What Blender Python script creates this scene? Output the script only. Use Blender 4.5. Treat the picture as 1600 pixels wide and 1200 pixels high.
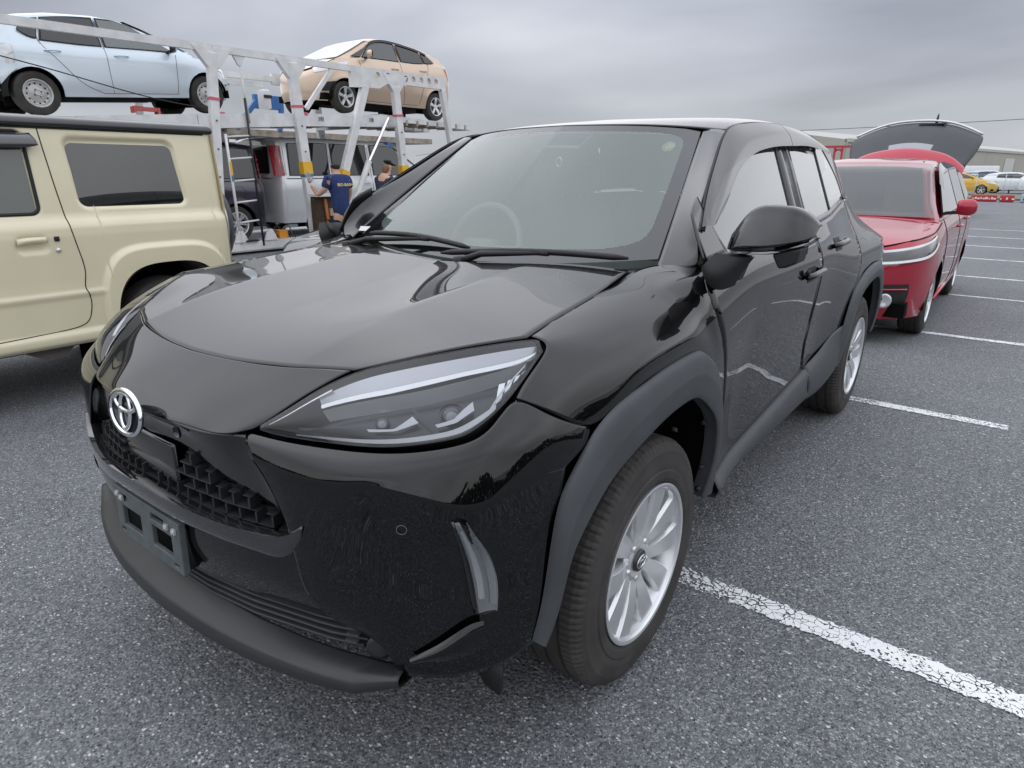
import bpy, bmesh, math, random
import numpy as np
from mathutils import Vector, Matrix
random.seed(7)
rng = np.random.default_rng(7)
for o in list(bpy.data.objects): bpy.data.objects.remove(o)
scn = bpy.context.scene
COL = scn.collection
R = math.radians
# ------------------------------------------------------------------ camera
cam_d = bpy.data.cameras.new('camera'); cam = bpy.data.objects.new('camera', cam_d); COL.objects.link(cam)
scn.camera = cam
cam_d.sensor_width = 36.0; cam_d.lens = 36.0*1015.2/1600.0; cam_d.clip_start = .05; cam_d.clip_end = 4000
_yaw, _pitch, _roll = -.6533, -.3175, .0052
cam.location = (1.4747, -.5366, 1.3139)
_f = Vector((math.sin(_yaw)*math.cos(_pitch), math.cos(_yaw)*math.cos(_pitch), math.sin(_pitch)))
_r = Vector((math.cos(_yaw), -math.sin(_yaw), 0)); _u = _r.cross(_f)
_r, _u = _r*math.cos(_roll)+_u*math.sin(_roll), -_r*math.sin(_roll)+_u*math.cos(_roll)
cam.rotation_euler = Matrix((_r, _u, -_f)).transposed().to_euler()
# ------------------------------------------------------------------ world: overcast sky
wd = bpy.data.worlds.new('World'); scn.world = wd; wd.use_nodes = True
SUN_EL, SUN_AZ = R(86), R(200)
def build_world():
    nt = wd.node_tree; N = nt.nodes; L = nt.links; N.clear()
    out = N.new('ShaderNodeOutputWorld'); bg = N.new('ShaderNodeBackground'); L.new(bg.outputs[0], out.inputs[0])
    sky = N.new('ShaderNodeTexSky'); sky.sky_type = 'NISHITA'; sky.sun_disc = False
    sky.sun_elevation = SUN_EL; sky.sun_rotation = SUN_AZ
    tc = N.new('ShaderNodeTexCoord'); sep = N.new('ShaderNodeSeparateXYZ'); L.new(tc.outputs['Generated'], sep.inputs[0])
    def math_(op, a, b=None, clamp=False):
        m = N.new('ShaderNodeMath'); m.operation = op; m.use_clamp = clamp
        for i, v in enumerate((a, b)):
            if v is None: continue
            if isinstance(v, (int, float)): m.inputs[i].default_value = v
            else: L.new(v, m.inputs[i])
        return m.outputs[0]
    zc = math_('MAXIMUM', sep.outputs[2], 0.0)
    den = math_('ADD', zc, .20)
    cx = math_('DIVIDE', sep.outputs[0], den); cy = math_('DIVIDE', sep.outputs[1], den)
    cmb = N.new('ShaderNodeCombineXYZ'); L.new(cx, cmb.inputs[0]); L.new(cy, cmb.inputs[1])
    mp = N.new('ShaderNodeMapping'); mp.inputs['Rotation'].default_value = (0, 0, R(38)); mp.inputs['Scale'].default_value = (.42, .55, 1)
    mp.inputs['Location'].default_value = (1.35, .55, 0)
    L.new(cmb.outputs[0], mp.inputs[0])
    n1 = N.new('ShaderNodeTexNoise'); n1.inputs['Scale'].default_value = 1.25; n1.inputs['Detail'].default_value = 6
    n1.inputs['Roughness'].default_value = .42; n1.inputs['Distortion'].default_value = .25
    L.new(mp.outputs[0], n1.inputs['Vector'])
    r1 = N.new('ShaderNodeValToRGB'); cr = r1.color_ramp
    cr.elements[0].position = .36; cr.elements[0].color = (.275, .30, .36, 1)
    cr.elements[1].position = .66; cr.elements[1].color = (.86, .885, .95, 1)
    e = cr.elements.new(.51); e.color = (.565, .595, .675, 1)
    L.new(n1.outputs['Fac'], r1.inputs[0])
    # overcast luminance: brighter towards the zenith
    grad = math_('MULTIPLY_ADD', zc, 1.85); grad.node.inputs[2].default_value = .33
    mul = N.new('ShaderNodeVectorMath'); mul.operation = 'SCALE'; L.new(r1.outputs[0], mul.inputs[0]); L.new(grad, mul.inputs['Scale'])
    # bright pale band just above the horizon
    hz = math_('POWER', math_('SUBTRACT', 1.0, zc), 9.0)
    mxh = N.new('ShaderNodeMix'); mxh.data_type = 'RGBA'; L.new(math_('MULTIPLY', hz, .62), mxh.inputs[0])
    L.new(mul.outputs[0], mxh.inputs[6]); mxh.inputs[7].default_value = (.60, .612, .645, 1)
    sk = N.new('ShaderNodeVectorMath'); sk.operation = 'SCALE'; sk.inputs['Scale'].default_value = .10
    L.new(sky.outputs[0], sk.inputs[0])
    mx = N.new('ShaderNodeMix'); mx.data_type = 'RGBA'; mx.inputs[0].default_value = .93
    L.new(sk.outputs[0], mx.inputs[6]); L.new(mxh.outputs[2], mx.inputs[7])
    L.new(mx.outputs[2], bg.inputs[0]); bg.inputs[1].default_value = 1.0
build_world()
# ------------------------------------------------------------------ sun behind cloud
sd = bpy.data.lights.new('sun', 'SUN'); sd.energy = 1.25; sd.angle = R(174); sd.color = (1, .97, .93)
sun = bpy.data.objects.new('sun', sd); COL.objects.link(sun)
_sd = Vector((math.sin(SUN_AZ)*math.cos(SUN_EL), math.cos(SUN_AZ)*math.cos(SUN_EL), math.sin(SUN_EL)))
sun.rotation_euler = _sd.to_track_quat('Z', 'Y').to_euler(); sun.location = _sd*30
scn.view_settings.view_transform = 'Standard'; scn.view_settings.look = 'None'
scn.view_settings.exposure = 0.45; scn.view_settings.gamma = 1.0; scn.view_settings.use_curve_mapping = False
scn.render.engine = 'CYCLES'
scn.cycles.max_bounces = 10; scn.cycles.transparent_max_bounces = 16
# ------------------------------------------------------------------ materials
MATS = {}
def lin(c):
    return tuple((v/255/12.92 if v/255 <= .04045 else ((v/255+.055)/1.055)**2.4) for v in c)+(1,)
def mat(name, color=(.5, .5, .5), rough=.5, metal=0, spec=.5, coat=0, ior=1.5, coat_ior=1.5, var=0, vscale=8, bump=0, bscale=60, emit=0, coat_rough=.03, rvar=0):
    if name in MATS: return MATS[name]
    m = bpy.data.materials.new(name); m.use_nodes = True; nt = m.node_tree; b = nt.nodes['Principled BSDF']
    b.inputs['Base Color'].default_value = tuple(color[:3])+(1,); b.inputs['Roughness'].default_value = rough
    b.inputs['Metallic'].default_value = metal; b.inputs['Specular IOR Level'].default_value = spec; b.inputs['IOR'].default_value = ior
    b.inputs['Coat Weight'].default_value = coat; b.inputs['Coat Roughness'].default_value = coat_rough; b.inputs['Coat IOR'].default_value = coat_ior
    tc = nt.nodes.new('ShaderNodeTexCoord')
    if var or rvar:
        n = nt.nodes.new('ShaderNodeTexNoise'); n.inputs['Scale'].default_value = vscale; n.inputs['Detail'].default_value = 5
        nt.links.new(tc.outputs['Object'], n.inputs['Vector'])
        if var:
            mr = nt.nodes.new('ShaderNodeMapRange'); mr.inputs[1].default_value = .25; mr.inputs[2].default_value = .75
            mr.inputs[3].default_value = 1-var; mr.inputs[4].default_value = 1+var
            nt.links.new(n.outputs['Fac'], mr.inputs[0])
            mu = nt.nodes.new('ShaderNodeVectorMath'); mu.operation = 'SCALE'; mu.inputs[0].default_value = color[:3]
            nt.links.new(mr.outputs[0], mu.inputs['Scale']); nt.links.new(mu.outputs[0], b.inputs['Base Color'])
        if rvar:
            mr = nt.nodes.new('ShaderNodeMapRange'); mr.inputs[3].default_value = max(0, rough-rvar); mr.inputs[4].default_value = rough+rvar
            nt.links.new(n.outputs['Fac'], mr.inputs[0]); nt.links.new(mr.outputs[0], b.inputs['Roughness'])
    if bump:
        n = nt.nodes.new('ShaderNodeTexNoise'); n.inputs['Scale'].default_value = bscale; n.inputs['Detail'].default_value = 3
        nt.links.new(tc.outputs['Object'], n.inputs['Vector'])
        bp = nt.nodes.new('ShaderNodeBump'); bp.inputs['Strength'].default_value = bump; bp.inputs['Distance'].default_value = .002
        nt.links.new(n.outputs['Fac'], bp.inputs['Height']); nt.links.new(bp.outputs[0], b.inputs['Normal'])
    if emit:
        b.inputs['Emission Color'].default_value = tuple(color[:3])+(1,); b.inputs['Emission Strength'].default_value = emit
    MATS[name] = m; return m
def glass(name, tint=(.8, .85, .82), ior=1.5, rough=.0, boost=1.0, haze=0.0, hcol=(.3,.32,.3)):
    """thin pane: fresnel reflection over a tinted see-through (and a diffuse haze: dust, and sky brightness painted in)"""
    if name in MATS: return MATS[name]
    m = bpy.data.materials.new(name); m.use_nodes = True; nt = m.node_tree; N = nt.nodes; L = nt.links; N.clear()
    out = N.new('ShaderNodeOutputMaterial'); tr = N.new('ShaderNodeBsdfTransparent'); tr.inputs[0].default_value = tuple(tint)+(1,)
    gl = N.new('ShaderNodeBsdfGlossy'); gl.inputs['Roughness'].default_value = rough; gl.inputs[0].default_value = (1, 1, 1, 1)
    fr = N.new('ShaderNodeFresnel'); fr.inputs[0].default_value = ior
    mm = N.new('ShaderNodeMath'); mm.operation = 'MULTIPLY'; mm.use_clamp = True; mm.inputs[1].default_value = boost
    L.new(fr.outputs[0], mm.inputs[0])
    mx = N.new('ShaderNodeMixShader'); L.new(mm.outputs[0], mx.inputs[0])
    base = tr.outputs[0]
    if haze:
        df = N.new('ShaderNodeBsdfDiffuse'); df.inputs[0].default_value = tuple(hcol)+(1,)
        m2 = N.new('ShaderNodeMixShader'); m2.inputs[0].default_value = haze
        L.new(tr.outputs[0], m2.inputs[1]); L.new(df.outputs[0], m2.inputs[2]); base = m2.outputs[0]
    L.new(base, mx.inputs[1]); L.new(gl.outputs[0], mx.inputs[2]); L.new(mx.outputs[0], out.inputs[0])
    MATS[name] = m; return m
# ------------------------------------------------------------------ object helpers
def tag(o, label=None, cat=None, group=None, kind=None):
    if label: o['label'] = label
    if cat: o['category'] = cat
    if group: o['group'] = group
    if kind: o['kind'] = kind
    return o
def thing(name, label, cat, loc=(0, 0, 0), rz=0, group=None):
    o = bpy.data.objects.new(name, None); COL.objects.link(o); o.location = loc; o.rotation_euler = (0, 0, rz)
    o.empty_display_size = .1
    return tag(o, label, cat, group)
def obj(name, me, m=None, parent=None, loc=None, rot=None, smooth=True):
    if isinstance(me, tuple):
        v, f = me; d = bpy.data.meshes.new(name); d.from_pydata([tuple(map(float, p)) for p in v], [], [tuple(map(int, q)) for q in f]); d.update(); me = d
        if smooth: me.polygons.foreach_set('use_smooth', [True]*len(me.polygons))
    o = bpy.data.objects.new(name, me); COL.objects.link(o)
    if m is not None and not me.materials: me.materials.append(m)
    if parent: o.parent = parent
    if loc is not None: o.location = loc
    if rot is not None: o.rotation_euler = rot
    return o
def sharp(o, ang=35):
    me = o.data
    try: me.set_sharp_from_angle(angle=R(ang))
    except Exception: pass
    return o
def solid(o, t=.004, off=-1):
    md = o.modifiers.new('s', 'SOLIDIFY'); md.thickness = t; md.offset = off; return o
def bevel(o, w=.003, seg=2):
    md = o.modifiers.new('b', 'BEVEL'); md.width = w; md.segments = seg; md.limit_method = 'ANGLE'; md.angle_limit = R(40); return o
# ---- geometry (vertex/face tuples)
def join(*parts):
    V = []; Fs = []; n = 0
    for v, f in parts:
        V += list(v); Fs += [tuple(i+n for i in q) for q in f]; n += len(v)
    return V, Fs
def box(cx, cy, cz, sx, sy, sz):
    x, y, z = sx/2, sy/2, sz/2
    v = [(cx+a*x, cy+b*y, cz+c*z) for a in (-1, 1) for b in (-1, 1) for c in (-1, 1)]
    return v, [(0, 1, 3, 2), (4, 6, 7, 5), (0, 4, 5, 1), (2, 3, 7, 6), (0, 2, 6, 4), (1, 5, 7, 3)]
def beam(a, b, w, h, up=(0, 0, 1)):
    """box-section bar from a to b"""
    a = np.array(a, float); b = np.array(b, float); d = b-a; d /= np.linalg.norm(d)
    s = np.cross(d, up)
    if np.linalg.norm(s) < 1e-5: s = np.cross(d, (1, 0, 0))
    s /= np.linalg.norm(s); t = np.cross(s, d)
    v = [p+s*i*w/2+t*j*h/2 for p in (a, b) for i, j in ((-1, -1), (1, -1), (1, 1), (-1, 1))]
    return v, [(0, 3, 2, 1), (4, 5, 6, 7), (0, 1, 5, 4), (1, 2, 6, 5), (2, 3, 7, 6), (3, 0, 4, 7)]
def tube(pts, rad, n=8, caps=True):
    pts = [np.array(p, float) for p in pts]; V = []; Fs = []
    rr = rad if hasattr(rad, '__len__') else [rad]*len(pts)
    prev = None
    for i, p in enumerate(pts):
        d = pts[min(i+1, len(pts)-1)]-pts[max(i-1, 0)]; d /= np.linalg.norm(d)+1e-12
        if prev is None:
            s = np.cross(d, (0, 0, 1)); s = np.cross(d, (1, 0, 0)) if np.linalg.norm(s) < 1e-3 else s
        else: s = prev-d*(prev@d)
        s /= np.linalg.norm(s); prev = s; t = np.cross(d, s)
        for k in range(n):
            a = 2*math.pi*k/n; V.append(p+(s*math.cos(a)+t*math.sin(a))*rr[i])
    for i in range(len(pts)-1):
        for k in range(n):
            Fs.append((i*n+k, i*n+(k+1) % n, (i+1)*n+(k+1) % n, (i+1)*n+k))
    if caps: Fs += [tuple(range(n-1, -1, -1)), tuple(range((len(pts)-1)*n, len(pts)*n))]
    return V, Fs
def revolve_x(prof, n=64, closed=False):
    """profile of (x, r) about the X axis"""
    V = []; Fs = []; m = len(prof)
    for i in range(n):
        a = 2*math.pi*i/n; c, s = math.cos(a), math.sin(a)
        V += [(x, r*c, r*s) for x, r in prof]
    for i in range(n):
        j = (i+1) % n
        for k in range(m-1+(1 if closed else 0)):
            k2 = (k+1) % m
            Fs.append((i*m+k, i*m+k2, j*m+k2, j*m+k))
    return V, Fs
def xf(g, mtx):
    v, f = g; return [tuple(mtx @ Vector(tuple(map(float, p)))) for p in v], f
def mirx(g):
    v, f = g; return [(-p[0], p[1], p[2]) for p in v], [tuple(reversed(q)) for q in f]
def prism(poly, axis, a, b):
    """closed polygon (list of 2-D points) extruded along an axis from a to b"""
    n = len(poly)
    def mk(p, h):
        return {'x': (h, p[0], p[1]), 'y': (p[0], h, p[1]), 'z': (p[0], p[1], h)}[axis]
    v = [mk(p, a) for p in poly]+[mk(p, b) for p in poly]
    f = [tuple(range(n-1, -1, -1)), tuple(range(n, 2*n))]+[(i, (i+1) % n, n+(i+1) % n, n+i) for i in range(n)]
    return v, f
# ---- splines
def nspline(t, P, tt):
    """natural cubic spline through P (k,3) at knots t, sampled at tt"""
    t = np.asarray(t, float); P = np.asarray(P, float); n = len(t)
    if n == 2:
        w = ((tt-t[0])/(t[1]-t[0]))[:, None]; return P[0]*(1-w)+P[1]*w
    h = np.diff(t); A = np.zeros((n, n)); B = np.zeros_like(P)
    A[0, 0] = A[-1, -1] = 1
    for i in range(1, n-1):
        A[i, i-1] = h[i-1]; A[i, i] = 2*(h[i-1]+h[i]); A[i, i+1] = h[i]
        B[i] = 6*((P[i+1]-P[i])/h[i]-(P[i]-P[i-1])/h[i-1])
    Mm = np.linalg.solve(A, B)
    i = np.clip(np.searchsorted(t, tt, side='right')-1, 0, n-2); hh = h[i]
    a = ((t[i+1]-tt)/hh)[:, None]; b = ((tt-t[i])/hh)[:, None]; hh = hh[:, None]
    return a*P[i]+b*P[i+1]+((a**3-a)*Mm[i]+(b**3-b)*Mm[i+1])*hh*hh/6
def pw(t, P, tt, breaks):
    """piecewise natural splines split at knot indices"""
    ks = [0]+sorted(breaks)+[len(t)-1]; out = np.zeros((len(tt), P.shape[1]))
    for a, b in zip(ks[:-1], ks[1:]):
        if b == a: continue
        m = (tt >= t[a]-1e-12) & (tt <= t[b]+1e-12)
        if m.any(): out[m] = nspline(t[a:b+1], P[a:b+1], tt[m])
    return out
def knots(ctrl, axis):
    d = np.linalg.norm(np.diff(ctrl, axis=axis), axis=2).mean(axis=1-axis); d = np.sqrt(d+1e-9)*np.sqrt(d.mean()+1e-9)
    t = np.concatenate([[0], np.cumsum(d)]); return t/t[-1]
def net(ctrl, nu=24, nv=40, cu=(), cv=(), trim=(0, 0, 0, 0)):
    """smooth surface through a control net ctrl[m][k] -> grid (nu,nv,3); cu/cv: crease rows / columns; trim in metres (u0,u1,v0,v1)"""
    c = np.array(ctrl, float); tu = knots(c, 0); tv = knots(c, 1)
    lu = np.linalg.norm(np.diff(c, axis=0), axis=2).sum(0).mean(); lv = np.linalg.norm(np.diff(c, axis=1), axis=2).sum(1).mean()
    su = np.linspace(trim[0]/lu, 1-trim[1]/lu, nu); sv = np.linspace(trim[2]/lv, 1-trim[3]/lv, nv)
    for k in cu: su[np.abs(su-tu[k]).argmin()] = tu[k]
    for k in cv: sv[np.abs(sv-tv[k]).argmin()] = tv[k]
    A = np.stack([pw(tv, c[i], sv, cv) for i in range(c.shape[0])])
    return np.stack([pw(tu, A[:, j], su, cu) for j in range(len(sv))], 1)
def curve(pts, n, breaks=()):
    c = np.array(pts, float); d = np.sqrt(np.linalg.norm(np.diff(c, axis=0), axis=1)+1e-9); t = np.concatenate([[0], np.cumsum(d)]); t /= t[-1]
    return pw(t, c, np.linspace(0, 1, n), list(breaks))
def grid(G, flip=False):
    nu, nv = G.shape[:2]; V = [tuple(p) for p in G.reshape(-1, 3)]
    Fs = [(i*nv+j, i*nv+j+1, (i+1)*nv+j+1, (i+1)*nv+j) for i in range(nu-1) for j in range(nv-1)]
    if flip: Fs = [tuple(reversed(q)) for q in Fs]
    return V, Fs
def gnormals(G):
    du = np.gradient(G, axis=0); dv = np.gradient(G, axis=1); n = np.cross(du, dv); n /= np.linalg.norm(n, axis=2, keepdims=True)+1e-12
    return n
def outward(G, cen=(0, 2.0, .7)):
    n = gnormals(G); s = np.sign(((G-np.array(cen))*n).sum()); return n*s
def gpanel(G, cen=(0, 2.0, .7)):
    """grid with outward-facing winding"""
    n = gnormals(G); s = ((G-np.array(cen))*n).sum()
    return grid(G, flip=s > 0)
def offs(G, d, cen=(0, 2.0, .7)):
    return G+outward(G, cen)*d
def mirror_join(g):
    """half (x>=0) + its mirror image, welded on the centre line"""
    a = join(g, mirx(g)); bm = bmesh.new(); me = bpy.data.meshes.new('t')
    me.from_pydata([tuple(map(float, p)) for p in a[0]], [], a[1]); bm.from_mesh(me); bmesh.ops.remove_doubles(bm, verts=bm.verts, dist=5e-5)
    V = [tuple(v.co) for v in bm.verts]; Fs = [tuple(v.index for v in f.verts) for f in bm.faces]; bm.free(); bpy.data.meshes.remove(me)
    return V, Fs
# ================================================================== materials used by the cars
PAINT = mat('black_paint', (.0012, .0012, .0016), rough=.35, spec=.03, coat=1, coat_ior=1.53, coat_rough=.012)
GLOSS = mat('gloss_black_trim', (.006, .006, .007), rough=.18, spec=.45, coat=.6, coat_ior=1.5, coat_rough=.03)
CLAD = mat('grey_cladding_plastic', (.050, .054, .059), rough=.50, spec=.45, var=.12, vscale=14, bump=.25, bscale=900)
LIPM = mat('dark_lip_plastic', (.019, .020, .022), rough=.45, spec=.5, var=.15, vscale=10, bump=.2, bscale=900)
DARK = mat('dark_plastic', (.012, .012, .013), rough=.55, spec=.4)
VOID = mat('under_body_black', (.004, .004, .004), rough=.9, spec=.1)
RUBBER = mat('tyre_rubber', (.042, .039, .037), rough=.72, spec=.35, var=.35, vscale=9, bump=.3, bscale=220)
ALLOY = mat('silver_alloy', (.66, .67, .685), rough=.34, metal=.7, spec=.5, coat=.5, coat_ior=1.45, rvar=.05, vscale=20)
CHROME = mat('chrome', (.80, .81, .83), rough=.06, metal=1)
WSG = glass('windshield_glass', (.74, .86, .80), ior=1.62, boost=1.1, haze=.17, hcol=(.44, .56, .49))
SIDEG = glass('side_glass', (.66, .73, .70), ior=1.6, boost=1.7, haze=.15, hcol=(.44, .50, .46))  # pale haze paints in the sky mirrored and seen through the panes
PRIVG = glass('privacy_glass', (.16, .16, .17), ior=1.6, boost=1.2, haze=.12, hcol=(.18, .18, .20))
LENS = glass('lamp_lens', (.93, .94, .95), ior=1.5, boost=.85, haze=.004, hcol=(.5, .5, .5))
VISM = glass('smoked_visor', (.20, .20, .205), ior=1.55, boost=1.25, haze=.30, hcol=(.085, .085, .09))
LAMPW = mat('lamp_silver', (.62, .64, .66), rough=.22, metal=.55)
LAMPB = mat('lamp_bar_white', (.90, .91, .92), rough=.20, spec=.6)
LAMPD = mat('lamp_dark_bezel', (.035, .037, .040), rough=.25, metal=.4)
SEATM = mat('seat_fabric', (.15, .145, .13), rough=.9, var=.2)
DASHM = mat('dash_plastic', (.17, .175, .165), rough=.7)
STEEL = mat('brake_steel', (.16, .15, .14), rough=.5, metal=.7)
PLATEM = mat('faded_plate_bracket', (.075, .086, .089), rough=.6, var=.25, vscale=25)
FRIT = mat('glass_frit', (.006, .007, .008), rough=.05, spec=.5, coat=.5, coat_ior=1.6)

# ================================================================== wheels
def tyre_mesh(Rt=.3365, rim=.222, w=.205, n=240, blocks=True):
    h = w/2; prof = []
    # inner bead -> inner sidewall -> tread -> outer sidewall -> outer bead (x outward +, 0 = outer sidewall plane)
    prof += [(-w+.012, rim-.012), (-w+.004, rim), (-w-.004, rim+.03), (-w-.006, rim+.06), (-w+.002, Rt-.026), (-w+.012, Rt-.010)]
    tr = []
    for k in range(3):
        c = -w+.012+(w-.024)*(k+1)/4
        tr += [(c-.0055, 0), (c-.004, .007), (c+.004, .007), (c+.0055, 0)]
    prof += [(-w+.026, Rt-.002)]+[(x, Rt-d-.0006*(abs((x+h)/h)**2)*6) for x, d in tr]+[(-.026, Rt-.002)]
    i_sh = len(prof)
    prof += [(-.012, Rt-.010), (-.006, Rt-.018), (-.002, Rt-.028), (.001, Rt-.034), (.0012, Rt-.045), (.004, Rt-.060), (.0048, rim+.045), (.0025, rim+.034), (.0055, rim+.030), (.005, rim+.012), (.001, rim+.002), (-.006, rim-.006), (-.02, rim-.012)]
    V = []; Fs = []; m = len(prof)
    for i in range(n):
        a = 2*math.pi*i/n; ph = i % 3
        for k, (x, r) in enumerate(prof):
            if blocks and ph == 0 and (k in (i_sh-1, i_sh, i_sh+1) or k in (5, 6, 4)): r -= .0055
            if blocks and ph == 2 and (i//3) % 2 == 0 and k in (i_sh-1, i_sh): r -= .002
            V.append((x, r*math.cos(a), r*math.sin(a)))
    for i in range(n):
        j = (i+1) % n
        for k in range(m-1): Fs.append((i*m+k, i*m+k+1, j*m+k+1, j*m+k))
    return V, Fs
def rim_lip(rim, w):
    prof = [(-.004, rim-.010), (.003, rim-.002), (.0045, rim+.002), (.003, rim+.003), (-.004, rim-.002)]
    a = revolve_x([(-w+.01, rim-.012), (-w+.02, rim-.016), (-w*.55, rim-.034), (-.035, rim-.024), (-.014, rim-.016), (-.002, rim-.013), (.004, rim-.008), (.006, rim-.001), (.0045, rim+.003), (-.004, rim+.001)], 96)
    return a
def spoke(r0, r1, a0, a1, w0, w1, x0, x1, th=.026, n=6, groove=0.0):
    """one bar from hub to rim in polar space, slightly crowned, chamfered edges"""
    V = []; Fs = []
    for i in range(n):
        t = i/(n-1); r = r0+(r1-r0)*t; a = a0+(a1-a0)*t; w = w0+(w1-w0)*t
        x = x0+(x1-x0)*t+.006*math.sin(math.pi*t)
        rd = np.array((0, math.cos(a), math.sin(a))); tg = np.array((0, -math.sin(a), math.cos(a))); ax = np.array((1, 0, 0))
        pr = [(-.5, -th), (-.5, -.010), (-.42, 0), (-.16, -groove), (.16, -groove), (.42, 0), (.5, -.010), (.5, -th)]
        for s, dx in pr: V.append(rd*r+tg*(w*s)+ax*(x+dx))
    for i in range(n-1):
        for k in range(8):
            Fs.append((i*8+k, i*8+(k+1) % 8, (i+1)*8+(k+1) % 8, (i+1)*8+k))
    Fs += [tuple(range(8)), tuple(range((n-1)*8+7, (n-1)*8-1, -1))]
    return V, Fs
def alloy_ten(rim=.215, w=.19):
    parts = [rim_lip(rim, w)]
    parts.append(revolve_x([(-.075, .0), (-.075, .062), (-.036, .066), (-.026, .060), (-.022, .046), (-.024, .034), (-.024, .0)], 48))
    for k in range(5):
        b = 2*math.pi*k/5+.22
        for sg in (-1, 1):
            parts.append(spoke(.034, rim-.008, b+sg*.40, b+sg*.270, .034, .078, -.030, -.006, .040, groove=.0))
        parts.append(spoke(.10, rim-.012, b, b, .012, .030, -.046, -.030, .020, groove=0))
    return join(*parts)
def alloy_five(rim=.19, w=.17):
    parts = [rim_lip(rim, w), revolve_x([(-.06, 0), (-.06, .05), (-.02, .05), (-.012, .04), (-.012, 0)], 32)]
    for k in range(5):
        b = 2*math.pi*k/5+.3; parts.append(spoke(.03, rim-.01, b, b, .045, .07, -.02, -.006, .03))
    return join(*parts)
def alloy_multi(rim=.2, w=.17, ns=7, off=.14):
    parts = [rim_lip(rim, w), revolve_x([(-.06, 0), (-.06, .05), (-.02, .05), (-.012, .04), (-.012, 0)], 32)]
    for k in range(ns):
        b = 2*math.pi*k/ns
        for s in (-1, 1): parts.append(spoke(.03, rim-.01, b+s*.10, b+s*off, .022, .034, -.02, -.006, .03))
    return join(*parts)
def steel_wheel(rim=.19, w=.16):
    n = 60; prof = [(-.02, .0), (-.02, .035), (-.014, .05), (-.02, .075), (-.035, .095), (-.042, .12), (-.03, .14), (-.034, rim-.02)]
    parts = [rim_lip(rim, w), revolve_x(prof, n)]
    parts.append(revolve_x([(.004, 0), (.004, .025), (-.004, .034), (-.02, .036)], 24))
    return join(*parts)
def holes_ring(r, k, rad, x):
    out = []
    for i in range(k):
        a = 2*math.pi*i/k; c = (x, r*math.cos(a), r*math.sin(a))
        out.append(tube([c, (x+.006, c[1], c[2])], rad, 10))
    return join(*out)
MESH = {}
def cached(key, fn, m, smooth=True):
    if key not in MESH:
        o = obj(key, fn(), m, smooth=smooth); me = o.data; bpy.data.objects.remove(o); MESH[key] = me
    return MESH[key]
def wheel(parent, x, y, kind='ten', side=1, Rt=.3365, rim=.215, w=.205, steer=0, capm=None, capname='centre_cap'):
    """rim with tyre, brake disc, centre cap and nuts; axle along X, outer face at x"""
    rm = {'ten': (lambda: alloy_ten(rim, w-.015), ALLOY), 'five': (lambda: alloy_five(rim, w-.02), ALLOY), 'multi': (lambda: alloy_multi(rim, w-.02), ALLOY), 'steel': (lambda: steel_wheel(rim, w-.02), mat('steel_wheel_paint', (.50, .50, .49), rough=.45, metal=.3, var=.2, vscale=20))}[kind]
    o = obj('wheel', cached('wheel_%s_%.3f' % (kind, rim), rm[0], rm[1]), None, parent, (x*side if side > 0 else -x, y, Rt), (0, 0, (0 if side > 0 else math.pi)+steer))
    sharp(o, 24)
    t = obj('tyre', cached('tyre_%.4f_%.3f' % (Rt, rim), lambda: tyre_mesh(Rt, rim+.006, w, 336 if kind == 'ten' else 96, kind == 'ten'), RUBBER), None, o)
    sharp(t, 18)
    obj('brake_disc', cached('disc_%.2f' % rim, lambda: revolve_x([(-.085, .0), (-.085, .14), (-.092, .14), (-.092, .0)], 40), STEEL), None, o)
    if kind == 'ten':
        c = obj(capname, cached('cap', lambda: revolve_x([(-.024, .031), (-.017, .030), (-.0145, .027), (-.0145, 0)], 32), mat('cap_dark', (.03, .03, .033), rough=.3)), None, o)
        obj('cap_ring', cached('capring', lambda: join(*[tube([(-.0135, .024*math.cos(a), .017*math.sin(a)) for a in np.linspace(0, 2*math.pi, 25)], .0018, 6, False), tube([(-.0135, .009*math.cos(a), .017*math.sin(a)) for a in np.linspace(0, 2*math.pi, 21)], .0016, 6, False), tube([(-.0135, .020*math.cos(a), .008+.006*math.sin(a)) for a in np.linspace(0, 2*math.pi, 21)], .0016, 6, False)]), CHROME), None, o)
        for k in range(5):
            a = 2*math.pi*k/5+.22+math.pi/5
            obj('lug_nut', cached('nut', lambda: tube([(-.034, 0, 0), (-.024, 0, 0), (-.020, 0, 0)], [.0100, .0100, .007], 6), ALLOY), None, o, (0, .0525*math.cos(a), .0525*math.sin(a)))
    elif kind == 'steel':
        for k in range(12): a = 2*math.pi*k/12; obj('vent_hole', cached('vent', lambda: tube([(-.038, 0, 0), (-.032, 0, 0)], .012, 10), VOID), None, o, (0, rim*.72*math.cos(a), rim*.72*math.sin(a)))
        for k in range(4): a = 2*math.pi*k/4+.4; obj('wheel_nut', cached('wnut', lambda: tube([(-.016, 0, 0), (-.004, 0, 0)], .011, 8), STEEL), None, o, (0, .05*math.cos(a), .05*math.sin(a)))
    return o

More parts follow.
